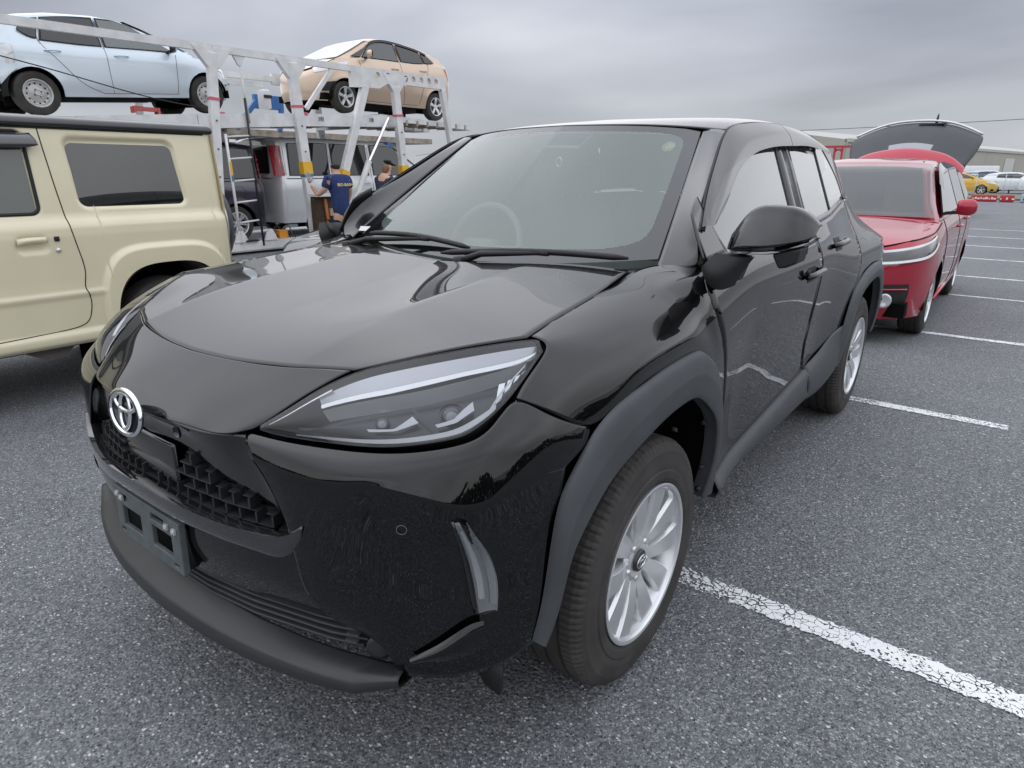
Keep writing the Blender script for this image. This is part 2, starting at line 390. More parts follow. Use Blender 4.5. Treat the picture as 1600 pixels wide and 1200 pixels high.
# ================================================================== the black SUV
suv = thing('black_suv', 'glossy black compact SUV with empty licence plate bracket filling the foreground', 'car')
C0 = (0, 2.0, .7)
UNDER = []           # dark inner shell grids, added to block light behind the panel gaps
def half(name, G, m, parent=suv, t=.005, under=True, cen=C0, solidify=True):
    """centre panel: left half grid mirrored"""
    o = obj(name, mirror_join(gpanel(G, cen)), m, parent); sharp(o, 50)
    if solidify: solid(o, t)
    return o
def sides(name, G, m, parent=suv, t=.005, cen=C0, parents=None, solidify=True, sa=50):
    a = gpanel(G, cen); out = []
    for s, g in ((1, a), (-1, mirx(a))):
        p = parent if parents is None else parents[0 if s > 0 else 1]
        o = obj(name, g, m, p); sharp(o, sa)
        if solidify: solid(o, t)
        out.append(o)
    return out
def under(ctrl, d=-.012, mirror=True, **k):
    G = net(ctrl, 12, 18, **k); g = gpanel(offs(G, d)); UNDER.append(g); UNDER.append(mirx(g))
g2 = .0022   # half of a shut-line gap
# ---- hood
HOOD = [[(0, .163, .9165), (0, .34, .951), (0, .51, .974), (0, .67, .994), (0, .84, 1.016), (0, 1.00, 1.040)],
        [(.17, .176, .9185), (.17, .35, .957), (.17, .52, .981), (.17, .68, 1.001), (.17, .85, 1.022), (.17, 1.02, 1.045)],
        [(.335, .211, .925), (.333, .380, .970), (.33, .545, .998), (.33, .69, 1.015), (.33, .87, 1.034), (.33, 1.06, 1.052)],
        [(.400, .236, .929), (.475, .400, .967), (.520, .54, .990), (.510, .685, 1.007), (.495, .86, 1.026), (.470, 1.095, 1.054)],
        [(.463, .260, .931), (.611, .413, .970), (.706, .520, .986), (.690, .65, 1.001), (.667, .86, 1.022), (.622, 1.115, 1.049)]]
HG = net(HOOD, 40, 60, cu=(2,), cv=(2,), trim=(0, g2, g2, 0))
# soften the corner on all rows but the side: blend crease column influence
HG2 = net(HOOD, 40, 60, cu=(2,), trim=(0, g2, g2, 0))
wgt = np.clip((np.linspace(0, 1, 40)-.75)/.25, 0, 1)[:, None, None]
hood = half('hood', HG*wgt+HG2*(1-wgt), PAINT); under(HOOD)
def sstep(a, b, t): q = np.clip((t-a)/(b-a), 0, 1); return q*q*(3-2*q)
# ---- nose panel carrying the emblem
NOSE = [[(0, .1625, .916), (.105, .169, .917), (.23, .186, .9195), (.335, .2105, .9245), (.40, .2355, .9285), (.463, .2595, .9305)],
        [(0, .155, .911), (.107, .161, .912), (.226, .178, .914), (.327, .201, .919), (.392, .223, .922), (.452, .243, .923)],
        [(0, .099, .871), (.112, .104, .8725), (.208, .116, .873), (.297, .137, .876), (.360, .158, .882), (.412, .177, .887)],
        [(0, .036, .815), (.118, .041, .818), (.192, .049, .8195), (.262, .062, .8195), (.318, .078, .826), (.365, .111, .838)],
        [(0, .031, .806), (.119, .036, .810), (.188, .043, .812), (.256, .054, .812), (.310, .068, .818), (.353, .099, .829)]]
nose = half('nose_panel', net(NOSE, 26, 44, trim=(g2, 0, 0, .004)), PAINT); under(NOSE)
# ---- bumper corner skin (one panel per side joined through the lower face)
BUMP = [[(.335, .092, .821), (.424, .112, .8185), (.532, .149, .8185), (.638, .196, .8225), (.722, .260, .836), (.764, .324, .864), (.774, .389, .9025), (.822, .438, .870), (.858, .536, .820)],
        [(.345, .080, .812), (.431, .098, .808), (.541, .133, .808), (.646, .182, .811), (.737, .246, .815), (.784, .310, .834), (.806, .374, .860), (.838, .428, .838), (.863, .515, .798)],
        [(.365, .072, .785), (.445, .087, .780), (.553, .119, .783), (.648, .163, .788), (.730, .218, .778), (.784, .276, .779), (.819, .345, .800), (.845, .412, .797), (.862, .480, .780)],
        [(.385, .074, .765), (.460, .086, .757), (.560, .114, .757), (.632, .148, .768), (.708, .186, .758), (.780, .249, .729), (.820, .320, .750), (.845, .390, .761), (.858, .445, .766)],
        [(.455, .080, .655), (.495, .088, .650), (.555, .113, .645), (.625, .152, .640), (.700, .206, .630), (.764, .266, .615), (.803, .335, .625), (.828, .400, .635), (.845, .434, .645)],
        [(.490, .081, .53), (.530, .097, .52), (.575, .120, .51), (.633, .153, .500), (.703, .203, .490), (.766, .262, .485), (.804, .328, .490), (.828, .388, .500), (.841, .412, .510)],
        [(.545, .112, .458), (.590, .135, .438), (.635, .155, .405), (.665, .166, .362), (.724, .208, .352), (.774, .262, .352), (.810, .320, .360), (.830, .374, .378), (.839, .394, .395)]]
BG = net(BUMP, 54, 60, cu=(3,), trim=(.003, 0, 0, .002)); BG2 = net(BUMP, 54, 60, trim=(.003, 0, 0, .002))
wv = sstep(.12, .52, np.linspace(0, 1, 60))[None, :, None]
bumper = sides('front_bumper_corner', BG*wv+BG2*(1-wv), PAINT, t=.004)
under(BUMP)
# ---- centre lower face between garnish and intake
LOWF = [[(0, .020, .605), (.15, .026, .603), (.30, .045, .600), (.42, .072, .600), (.492, .090, .612)],
        [(0, .016, .535), (.15, .022, .533), (.30, .042, .530), (.42, .066, .528), (.50, .088, .530)],
        [(0, .030, .458), (.15, .036, .457), (.30, .058, .456), (.45, .093, .457), (.552, .122, .460)]]
lowf = half('lower_bumper_face', net(LOWF, 16, 36), PAINT, parent=suv); under(LOWF)
# ---- dark band under the nose running out to the grille ends
BAND = [[(0, .034, .804), (.119, .039, .808), (.256, .057, .810), (.345, .092, .815), (.392, .080, .765), (.470, .084, .658)],
        [(0, .046, .780), (.14, .050, .782), (.258, .062, .765), (.340, .082, .752), (.405, .090, .715), (.462, .100, .648)],
        [(0, .046, .752), (.172, .054, .749), (.258, .066, .712), (.350, .086, .685), (.425, .104, .654), (.455, .108, .640)]]
band = half('grille_surround', net(BAND, 12, 44), GLOSS, parent=suv, t=.03)
# ---- grille: dark backing, radar cover, stepped cells
def wallY(x): return float(np.interp(abs(x), [0, .15, .3, .5, .65], [0, .006, .027, .08, .145]))
gb = [[(x, wallY(x)+.085, z) for x in (0, .15, .3, .42, .50)] for z in (.80, .72, .64, .57)]
grille = half('grille_backing', net(gb, 6, 20), VOID, parent=suv, t=.004)
cell = None
def cell_geo():
    # a bracket: floor, right upright and a short roof lip, open towards the middle of the car
    return join(box(0, .014, -.0115, .040, .030, .0035), box(.0185, .016, 0, .0045, .034, .026), box(.009, .018, .0115, .022, .024, .003), box(-.012, .03, .004, .03, .006, .02))
def grille_top(x): return float(np.interp(abs(x), [0, .175, .26, .352, .433, .47], [.75, .748, .712, .686, .652, .63]))
k = 0
for row in range(5):
    z = .735-.0285*row
    for c in range(-12, 13):
        x = c*.0405+(.014 if row % 2 else 0)
        if abs(x) > .455 or z > grille_top(x)-.012: continue
        if -.135 < x < .125 and row < 3: continue
        sgn = 1 if x >= 0 else -1
        o = obj('grille_cell', cached('grille_cell', cell_geo, LIPM, False), None, grille, (x, wallY(x)+.034, z-.02*abs(x)), (0, 0, math.atan2(wallY(abs(x)+.02)-wallY(max(0, abs(x)-.02)), .04)*sgn))
        if sgn < 0: o.scale = (-1, 1, 1)
rc = obj('radar_cover', box(-.005, .046, .700, .235, .012, .095), GLOSS, suv); bevel(rc, .008, 3)
for dz_ in (-.058, .058): pass
# ---- garnish bar
def gsec(x, s): return None
GA = [[(0, .045, .634), (.15, .051, .629), (.28, .072, .622), (.39, .096, .620), (.455, .112, .630), (.486, .118, .655)],
      [(0, .014, .650), (.15, .020, .644), (.28, .041, .636), (.39, .067, .633), (.455, .085, .643), (.488, .096, .668)],
      [(0, -.008, .650), (.15, -.002, .644), (.28, .020, .636), (.39, .048, .632), (.457, .069, .641), (.497, .085, .666)],
      [(0, -.007, .622), (.15, -.001, .616), (.28, .020, .608), (.39, .048, .603), (.452, .069, .606), (.490, .086, .640)],
      [(0, .006, .596), (.15, .012, .592), (.28, .031, .587), (.38, .055, .583), (.440, .075, .583), (.478, .090, .612)],
      [(0, .040, .592), (.15, .046, .588), (.28, .066, .583), (.38, .090, .581), (.440, .105, .582), (.475, .110, .610)]]
garn = half('bumper_garnish', net(GA, 26, 50, cu=(2,)), mat('smoked_chrome', (.022, .022, .025), rough=.06, metal=.35, coat=1, coat_ior=1.6), t=.003)
# ---- lower intake: back wall, slats, end cheeks
ib = [[(x, wallY(x)+.12, z) for x in (0, .2, .4, .56, .63)] for z in (.47, .41, .35)]
intake = half('lower_intake', net(ib, 4, 20), VOID, t=.003)
for i, z in enumerate((.448, .428, .408, .388)):
    xs = np.linspace(-.60+.012*i, .60-.012*i, 31)
    pts = [(x, wallY(x)+.038+.004*i, z-.012*abs(x)) for x in xs]
    ss = np.array([[(p[0], p[1]+a, p[2]+b) for p in pts] for a, b in ((.05, .0025), (0, .0035), (-.003, .0), (0, -.0035), (.05, -.0035))])
    obj('intake_slat', gpanel(ss, (0, .08, z)), LIPM, intake)
CH = [[(.55, .130, .458), (.60, .152, .432), (.652, .172, .375)], [(.555, .165, .45), (.60, .180, .42), (.645, .19, .37)], [(.56, .20, .445), (.60, .21, .40), (.640, .21, .36)]]
sides('intake_cheek', net(CH, 8, 12), LIPM, suv)
fogs = []
for s in (1, -1):
    o = obj('fog_lamp_blank', tube([(0, .012, 0), (0, -.004, 0), (0, -.006, 0)], [.026, .026, .018], 24), LIPM, suv, (s*.607, .160, .398), (0, 0, s*.55))
    o.rotation_euler = (0, 0, s*.5)
for i in range(3):
    for s in (1, -1):
        obj('intake_fin', box(0, 0, 0, .028, .03, .004), CLAD, suv, (s*(.545+.006*(2-i)), .150, .436-.019*i), (0, 0, s*.3), smooth=False)
# ---- front lip
LIP = [[(0, .060, .386), (.19, .068, .381), (.376, .102, .364), (.524, .142, .358), (.612, .170, .360), (.660, .184, .364)],
       [(0, .030, .366), (.19, .038, .363), (.38, .070, .354), (.510, .098, .350), (.580, .118, .350), (.672, .154, .368)],
       [(0, .004, .346), (.19, .013, .345), (.38, .044, .342), (.520, .080, .338), (.588, .104, .338), (.676, .144, .364)],
       [(0, -.002, .328), (.19, .008, .327), (.38, .038, .325), (.520, .076, .322), (.588, .100, .322), (.677, .144, .350)],
       [(0, .006, .302), (.19, .016, .302), (.38, .047, .300), (.515, .086, .299), (.582, .112, .301), (.672, .158, .336)],
       [(0, .13, .288), (.19, .135, .288), (.38, .150, .287), (.50, .17, .287), (.56, .19, .29), (.655, .215, .325)]]
lip = half('front_lip', net(LIP, 36, 50, cv=(4,), cu=(2,)), LIPM, t=.003)
# ---- plate bracket (frame with openings)
def plate_geo():
    xs = [-.167, -.150, -.128, -.098, -.030, -.012, .028, .092, .124, .146, .167]; zs = [-.064, -.052, -.044, -.032, .020, .034, .050, .064]
    holes = {(3, 3), (6, 3)}  # main windows filled below
    V = []; Fs = []; idx = {}
    def cellhole(i, j):
        x = (xs[i]+xs[i+1])/2; z = (zs[j]+zs[j+1])/2
        if -.128 < x < -.030 and -.032 < z < .020: return True
        if .028 < x < .124 and -.032 < z < .020: return True
        if (-.128 < x < -.098 or .028 < x < .092) and .034 < z < .050: return True
        if (x < -.128 and x > -.150 or x > .124 and x < .146) and -.052 < z < -.044: return True
        return False
    def vid(i, j):
        if (i, j) not in idx: idx[(i, j)] = len(V); V.append((xs[i], 0, zs[j]))
        return idx[(i, j)]
    for i in range(len(xs)-1):
        for j in range(len(zs)-1):
            if not cellhole(i, j): Fs.append((vid(i, j), vid(i+1, j), vid(i+1, j+1), vid(i, j+1)))
    return V, Fs
pl = obj('licence_plate_bracket', plate_geo(), PLATEM, suv, (0, .002, .523), (R(-2), 0, 0), smooth=False); pl.scale = (.95, 1, 1); solid(pl, .016); bevel(pl, .0025, 2)
obj('bracket_backing', box(0, .012, 0, .30, .004, .10), VOID, pl)
obj('bracket_foot', join(box(.158, .030, -.005, .010, .03, .10), box(-.158, .030, -.005, .010, .03, .10), box(0, .030, .05, .3, .03, .008)), DARK, pl)
for x, z in ((-.12, .042), (.112, .042), (-.14, .048), (.148, .042)):
    o = obj('plate_clip', join(box(0, -.003, 0, .014, .005, .012), tube([(0, -.004, 0), (0, -.008, 0)], .004, 8)), mat('zinc', (.62, .62, .60), rough=.4, metal=.6), pl, (x, 0, z), smooth=False)
# ---- emblem: three interlocking ovals
def oval(a, b, cx=0, cz=0, r=.004, n=48, tw=None):
    return tube([(cx+a*math.cos(t), 0, cz+b*math.sin(t)) for t in np.linspace(0, 2*math.pi, n+1)], r, 10, False)
emb = obj('emblem', join(oval(.072, .0485, r=.0062), oval(.024, .0405, 0, .004, .0050), oval(.048, .0185, 0, .0225, .0050)), CHROME, suv, (0, .004, .809), (R(-8), 0, 0)); emb.scale = (1, .9, 1.0)
obj('emblem_base', revolve_x([(0, 0), (0, .066), (.012, .070)], 40), mat('emblem_dark', (.05, .05, .058), rough=.15, metal=.5), emb, (0, .004, 0), (0, 0, R(-90))).scale = (1, 1, .67)
obj('badge_camera', revolve_x([(0, 0), (0, .012), (.006, .013)], 16), GLOSS, suv, (.155, .040, .790), (0, 0, R(-90)))
# parking sensor rings on the bumper
for s in (1, -1):
    obj('parking_sensor', tube([(0, .0095*math.cos(t), .0095*math.sin(t)) for t in np.linspace(0, 2*math.pi, 25)], .0009, 5, False), mat('sensor_ring', (.10, .10, .105), rough=.4), suv, (s*.672, .1785, .682), (0, 0, s*R(-52)))
# ---- headlights
HT = [(.359, .103, .834), (.398, .148, .868), (.431, .203, .903), (.468, .264, .930), (.520, .320, .948), (.612, .415, .969), (.704, .514, .983), (.732, .525, .982)]
HB = [(.362, .100, .829), (.424, .116, .824), (.530, .151, .824), (.636, .198, .828), (.720, .263, .842), (.752, .301, .860), (.768, .384, .906), (.756, .508, .970)]
HM = [tuple((np.array(a)+np.array(b))/2+np.array((.006, -.012, .004))*w) for a, b, w in zip(HT, HB, (.1, .8, 1.5, 2.0, 2.0, 1.6, 1.0, .2))]
HLN = [HT, HM, HB]
def hl_at(s, t, d):
    G = HLG; a = np.clip(t, 0, 1)*(G.shape[0]-1); b = np.clip(s, 0, 1)*(G.shape[1]-1); i = min(int(a), G.shape[0]-2); j = min(int(b), G.shape[1]-2); a -= i; b -= j
    f_ = lambda A: (A[i, j]*(1-a)+A[i+1, j]*a)*(1-b)+(A[i, j+1]*(1-a)+A[i+1, j+1]*a)*b
    return f_(G)+f_(HLNORM)*d
HLG = net(HLN, 41, 81, trim=(.003, .003, .006, .003)); HLNORM = outward(HLG)
def ribbon(s0, s1, t0, t1, d, n=24, dd=None):
    """strip on the lamp surface; t0,t1 lists along s"""
    ss = np.linspace(s0, s1, n); a = np.interp(ss, np.linspace(s0, s1, len(t0)), t0); b = np.interp(ss, np.linspace(s0, s1, len(t1)), t1)
    return np.array([[hl_at(s, (1-w)*p+w*q, d+(0 if dd is None else dd*w)) for s, p, q in zip(ss, a, b)] for w in np.linspace(0, 1, 6)])
heads = []
for s, fl in ((1, False), (-1, True)):
    def put(name, g, m, parent, **k):
        return obj(name, mirx(g) if fl else g, m, parent, **k)
    h = put('headlight', gpanel(offs(HLG, -.055)), LAMPD, suv)
    heads.append(h)
    rim_ = np.concatenate([HLG[0], HLG[1:, -1], HLG[-1, ::-1][1:], HLG[::-1, 0][1:]]); rn = np.concatenate([HLNORM[0], HLNORM[1:, -1], HLNORM[-1, ::-1][1:], HLNORM[::-1, 0][1:]])
    cenl = HLG.reshape(-1, 3).mean(0)
    wall = np.array([rim_-rn*.001, rim_-rn*.03, rim_-rn*.057])
    put('housing_wall', grid(wall, True), mat('lamp_wall', (.03, .03, .032), rough=.3), h)
    l = put('lens', gpanel(HLG), LENS, h)
    gas = np.array([rim_+rn*.0005, rim_+(cenl-rim_)*.028+rn*.0012])
    put('lens_gasket', gpanel(gas), DARK, h)
    put('reflector_upper', gpanel(ribbon(.24, .955, [.06, .06, .06], [.18, .25, .24, .28], -.012, dd=-.016)), mat('lamp_upper', (.36, .37, .39), rough=.25, metal=.5), h)
    put('light_bar', gpanel(ribbon(.25, .955, [.24, .28, .265, .31], [.31, .345, .325, .40], -.012)), LAMPB, h)
    put('light_bar_return', gpanel(ribbon(.25, .90, [.33, .37, .36], [.39, .43, .42], -.016, dd=-.03)), LAMPW, h)
    put('lower_trim', gpanel(ribbon(.14, .80, [.93, .90, .90, .86], [.975, .955, .95, .93], -.013)), mat('lamp_trim_grey', (.42, .43, .45), rough=.3, metal=.3), h)
    put('outer_trim', gpanel(ribbon(.76, .90, [.90, .42], [.95, .50], -.018)), mat('lamp_trim_grey', (.42, .43, .45)), h)
    put('inner_fin', gpanel(ribbon(.36, .52, [.72, .74, .60], [.77, .77, .70], -.035)), mat('lamp_trim_grey', (.42, .43, .45)), h)
    put('inner_fin', gpanel(ribbon(.56, .72, [.76, .74, .60], [.80, .79, .72], -.035)), mat('lamp_trim_grey', (.42, .43, .45)), h)
    put('divider', gpanel(ribbon(.535, .541, [.50, .50], [.88, .88], -.034)), LAMPD, h)
    put('edge_line', gpanel(ribbon(.03, .30, [.16, .10, .07], [.22, .14, .10], -.006)), LAMPB, h)
    c = hl_at(.64, .66, -.050); n_ = HLNORM[25, 52]
    put('projector', tube([c-n_*.02, c+n_*.004, c+n_*.010], [.020, .020, .015], 20), mat('projector_glass', (.05, .055, .065), rough=.05, spec=.8, coat=1), h)
    put('projector_ring', tube([c+n_*.002, c+n_*.008], [.024, .024], 24, False), LAMPD, h)
    c2 = hl_at(.42, .60, -.05); put('projector', tube([c2-n_*.02, c2+n_*.002, c2+n_*.007], [.014, .014, .010], 20), MATS['projector_glass'], h)
    for q in range(4):
        put('side_reflector', gpanel(ribbon(.80+.03*q, .822+.03*q, [.50, .52], [.80-.08*q, .80-.08*q], -.03)), LAMPW, h)
# ---- vertical lamp in the bumper corner
def on_bump(x, z, d=0):
    G = BG; D = (G[:, :, 0]-x)**2+(G[:, :, 2]-z)**2; ii = np.argsort(D.ravel())[:6]; w_ = 1/(D.ravel()[ii]+1e-6); w_ /= w_.sum()
    q = (G.reshape(-1, 3)[ii]*w_[:, None]).sum(0); n_ = (BN.reshape(-1, 3)[ii]*w_[:, None]).sum(0); q[0] = x; q[2] = z
    return q+n_*d
BN = outward(BG)
for s in (1, -1):
    f = lambda g: g if s > 0 else mirx(g)
    zs = np.linspace(.703, .492, 14)
    outx = [.757+.040*math.sin(t*1.5)*.9 for t in np.linspace(0, 1, 14)]
    L0 = np.array([on_bump(.754+.020*t**1.3, z, .004) for t, z in zip(np.linspace(0, 1, 14), zs)])
    L1 = np.array([on_bump(.771+.0225*math.sin(t*1.6), z, .005) for t, z in zip(np.linspace(0, 1, 14), zs)])
    L0[:, 2] = zs; L1[:, 2] = zs-.004
    def sm(A):
        B = A.copy()
        for _ in range(3): B[1:-1] = (B[:-2]+2*B[1:-1]+B[2:])/4
        return B
    L0, L1 = sm(L0), sm(L1)
    ax = L1-L0
    v = obj('vertical_lamp', f(gpanel(np.array([L0-ax*.35+(0, .004, 0), L0-ax*.15+(0, -.003, 0), L0]))), GLOSS, suv); solid(v, .006)
    obj('lamp_chamber', f(gpanel(np.array([L0, L0+ax*.3+(0, .006, 0), L0+ax*.8+(0, .006, 0), L1]))), mat('chamber_grey', (.34, .35, .36), rough=.3, metal=.4), v)
    obj('light_guide', f(gpanel(np.array([L0+ax*.15+(0, -.003, 0), L0+ax*.32+(0, -.006, 0), L0+ax*.45+(0, -.003, 0)])[:, 1:-2])), LAMPW, v)
    obj('reflector', f(gpanel(np.array([L0+ax*.62+(0, 0, 0), L0+ax*.92+(0, .001, 0)])[:, 2:-1])), mat('lamp_reflector', (.5, .51, .52), rough=.15, metal=.8), v)
    obj('lens', f(gpanel(np.array([L0+(0, -.004, 0), L0+ax*.5+(0, -.010, 0), L1+(0, -.003, 0)]))), LENS, v)
    # duct shelf below it
    sh = np.array([[(.684, .172, .404), (.735, .208, .442), (.772, .248, .476), (.790, .272, .480)],
                   [(.690, .166, .400), (.740, .198, .428), (.776, .238, .452), (.795, .268, .462)],
                   [(.696, .178, .392), (.745, .214, .402), (.780, .258, .408), (.798, .285, .420)]])
    w_ = obj('corner_winglet', f(gpanel(net(sh, 10, 16))), PAINT, suv)
# ---- body side surface
ZD = np.array([.30, .40, .50, .60, .70, .80, .88, .94, .99, 1.03, 1.07, 1.12, 1.24, 1.4])
XD = np.array([.812, .814, .816, .820, .828, .838, .845, .846, .837, .821, .797, .772, .710, .63])
XF = np.array([.862, .866, .869, .871, .872, .872, .868, .855, .834, .812, .788, .765, .708, .63])
def sstep(a, b, t): q = np.clip((t-a)/(b-a), 0, 1); return q*q*(3-2*q)
from math import exp
def smooth_tab(zs, xs):
    zz = np.linspace(.25, 1.45, 241); v = np.interp(zz, zs, xs); kern = np.hanning(17); kern /= kern.sum()
    vv = np.convolve(np.pad(v, 8, mode='edge'), kern, 'valid'); return zz, vv
_zz, _xd = smooth_tab(ZD, XD); _, _xf = smooth_tab(ZD, XF)
def Xs(y, z):
    w = max(1-sstep(1.12, 1.62, y), sstep(2.50, 3.12, y))
    x = np.interp(z, _zz, _xd)*(1-w)+np.interp(z, _zz, _xf)*w
    if y > 3.65: x -= ((y-3.65)/.5)**2*.085
    if y > 3.12 and z > .95: x -= .30*(y-3.12)**1.7*min(1, (z-.95)/.2)
    return float(x)
def YF(z): return float(np.interp(z, [.33, .52, .66, .80, .95, 1.02, 1.045, 1.068], [1.345, 1.345, 1.325, 1.265, 1.19, 1.19, 1.21, 1.255]))
def YR(z): return float(np.interp(z, [.33, .45, .54, .61, .75, 1.05, 1.11], [2.53, 2.46, 2.42, 2.405, 2.405, 2.395, 2.40]))
def sill_top(y): return float(np.interp(y, [1.3, 1.6, 1.94, 2.43, 2.9], [.385, .398, .428, .473, .52]))
def belt(y): return float(np.interp(y, [1.2, 1.34, 2.41, 2.77, 3.14, 3.6, 4.2], [1.062, 1.067, 1.107, 1.131, 1.185, 1.19, 1.13]))
# ---- fender
def cut(z): y = YF(z); return (Xs(y, z), y, z)
FEN = [[(.707, .530, .987), (.698, .585, .993), (.690, .640, 1.000), (.680, .730, 1.009), (.667, .860, 1.0225), (.657, .970, 1.0305), (.640, 1.055, 1.0405), (.652, 1.170, 1.058), (.762, 1.255, 1.068)],
       [(.735, .526, .985), (.737, .585, .988), (.735, .645, .994), (.733, .740, 1.003), (.730, .865, 1.013), (.728, .980, 1.0235), (.728, 1.070, 1.0335), (.745, 1.160, 1.0495), cut(1.048)],
       [(.757, .512, .972), (.776, .570, .969), (.785, .638, .973), (.792, .745, .980), (.795, .870, .988), (.795, .990, .995), (.795, 1.080, 1.003), (.803, 1.145, 1.015), cut(1.012)],
       [(.767, .455, .944), (.800, .530, .938), (.822, .615, .938), (.836, .740, .945), (.840, .870, .953), (.840, 1.000, .957), (.840, 1.085, .957), (.843, 1.145, .950), cut(.94)],
       [(.771, .412, .921), (.814, .480, .906), (.846, .580, .885), (.862, .715, .903), (.867, .870, .915), (.867, 1.000, .917), (.866, 1.095, .900), (.862, 1.180, .860), cut(.81)],
       [(.774, .390, .905), (.822, .439, .873), (.857, .537, .823), (.868, .680, .855), (.871, .870, .876), (.871, 1.005, .877), (.870, 1.110, .845), (.866, 1.205, .768), cut(.65)]]
FG = net(FEN, 44, 60, trim=(g2, 0, .003, g2))
for j in range(38, 60):
    w = sstep(38, 57, j)
    for i in range(6, 44):
        w2 = w*sstep(6, 12, i); y, z = FG[i, j, 1], FG[i, j, 2]; FG[i, j, 0] = FG[i, j, 0]*(1-w2)+Xs(y, z)*w2
for _ in range(4):
    S_ = FG.copy(); S_[1:-1, 1:-1] = (FG[:-2, 1:-1]+FG[2:, 1:-1]+FG[1:-1, :-2]+FG[1:-1, 2:])/4
    wj = sstep(30, 40, np.arange(60))[None, :, None]*(1-sstep(12, 22, np.arange(44)))[:, None, None]; FG = FG*(1-wj)+S_*wj
sides('fender', FG, PAINT); under(FEN)
# ---- doors
def side_panel(ya, yb, zt, zb, nu=30, nv=30):
    G = np.zeros((nu, nv, 3))
    for j in range(nv):
        v = j/(nv-1)
        for i in range(nu):
            u = i/(nu-1); z = None
            # iterate: y depends on z through the curved cuts
            yy = ya(.8)*(1-v)+yb(.8)*v
            for _ in range(4):
                z = zt(yy)*(1-u)+zb(yy)*u; yy = ya(z)*(1-v)+yb(z)*v
            G[i, j] = (Xs(yy, z), yy, z)
    return G
DG = side_panel(lambda z: YF(z)+g2, lambda z: YR(z)-g2, lambda y: belt(y), lambda y: sill_top(y)-.02)
fdoors = sides('front_door', DG, PAINT)
RCX = [(.33, 2.80), (.45, 2.86), (.56, 2.905), (.70, 2.965), (.79, 3.05), (.88, 3.12), (1.0, 3.13), (1.25, 3.16)]
def YC(z): return float(np.interp(z, [a for a, b in RCX], [b for a, b in RCX]))
RG = side_panel(lambda z: YR(z)+g2, lambda z: YC(z)-g2, lambda y: belt(y), lambda y: sill_top(y)-.02)
rdoors = sides('rear_door', RG, PAINT)
def arch_r(y): return float(np.interp(y, [2.8, 2.87, 2.922, 2.978, 3.077, 3.229, 3.41, 3.60, 3.75, 3.85, 3.91, 3.96, 4.2], [.42, .446, .565, .70, .781, .827, .848, .845, .79, .70, .565, .44, .40]))
QG = side_panel(lambda z: YC(z)+g2, lambda z: 4.13-.10*max(0, z-.95), lambda y: belt(y), arch_r, 30, 50)
sides('rear_quarter_panel', QG, PAINT)
for G in (DG, RG, QG):
    g = gpanel(offs(G, -.014)); UNDER.append(g); UNDER.append(mirx(g))
# handles
for drs, y0, z0 in ((fdoors, 2.245, .930), (rdoors, 2.72, 1.010)):
    for s, d in zip((1, -1), drs):
        f = lambda g: g if s > 0 else mirx(g)
        xh = Xs(y0, z0)
        pts = [(xh+.004, y0-.105, z0-.004), (xh+.020, y0-.085, z0), (xh+.026, y0-.02, z0+.004), (xh+.026, y0+.06, z0+.006), (xh+.018, y0+.10, z0+.006), (xh+.002, y0+.112, z0+.005)]
        obj('door_handle', f(tube(curve(pts, 20), [.008]+[.013]*18+[.008], 12)), PAINT, d)
        cup = [[(Xs(y0+a, z0+b)+.0015, y0+a, z0+b) for a in np.linspace(-.06, .05, 10)] for b in np.linspace(-.030*1, .026, 6)]
        obj('handle_recess', f(gpanel(np.array(cup))), DARK, d)
obj('key_blank', tube([(0, 0, 0), (.012, 0, 0)], .011, 14), DARK, fdoors[0], (Xs(2.14, .945)+.006, 2.132, .948))
# belt strips
for s in (1, -1):
    f = lambda g: g if s > 0 else mirx(g)
    ys = np.linspace(1.36, 3.10, 40)
    st = np.array([[(Xs(y, belt(y))+.004-.49*dz_, y+.02*dz_, belt(y)+dz_) for y in ys] for dz_ in (-.004, .006, .014, .018)])
    o = obj('belt_moulding', f(gpanel(st)), GLOSS, suv); solid(o, .006)
# ---- arch cladding
FO = [(.834, .378, .385), (.845, .400, .49), (.853, .433, .68), (.859, .473, .745), (.866, .545, .812), (.870, .635, .846), (.873, .753, .864), (.873, .876, .876), (.873, 1.006, .878), (.873, 1.062, .869), (.872, 1.133, .835), (.870, 1.191, .792), (.867, 1.233, .730), (.864, 1.270, .65), (.856, 1.305, .52), (.846, 1.325, .36)]
FI = [(.850, .392, .372), (.866, .412, .45), (.876, .440, .56), (.879, .475, .61), (.882, .550, .672), (.884, .620, .706), (.886, .734, .737), (.887, .860, .760), (.887, .985, .763), (.887, 1.040, .750), (.886, 1.110, .710), (.885, 1.170, .665), (.881, 1.215, .61), (.875, 1.238, .53), (.865, 1.246, .45), (.848, 1.245, .36)]
def yz(lst, x=None): return lst
RO = [(.852, 2.865, .40), (.866, 2.90, .52), (.872, 2.945, .64), (.874, 3.00, .73), (.875, 3.077, .781), (.876, 3.229, .827), (.876, 3.41, .848), (.876, 3.60, .845), (.873, 3.74, .80), (.868, 3.85, .70), (.858, 3.91, .56), (.835, 3.97, .40)]
RI = [(.862, 2.965, .39), (.878, 2.985, .49), (.884, 3.03, .59), (.886, 3.075, .65), (.888, 3.140, .712), (.889, 3.25, .748), (.889, 3.41, .768), (.889, 3.56, .765), (.886, 3.67, .722), (.880, 3.77, .63), (.870, 3.83, .50), (.85, 3.86, .39)]
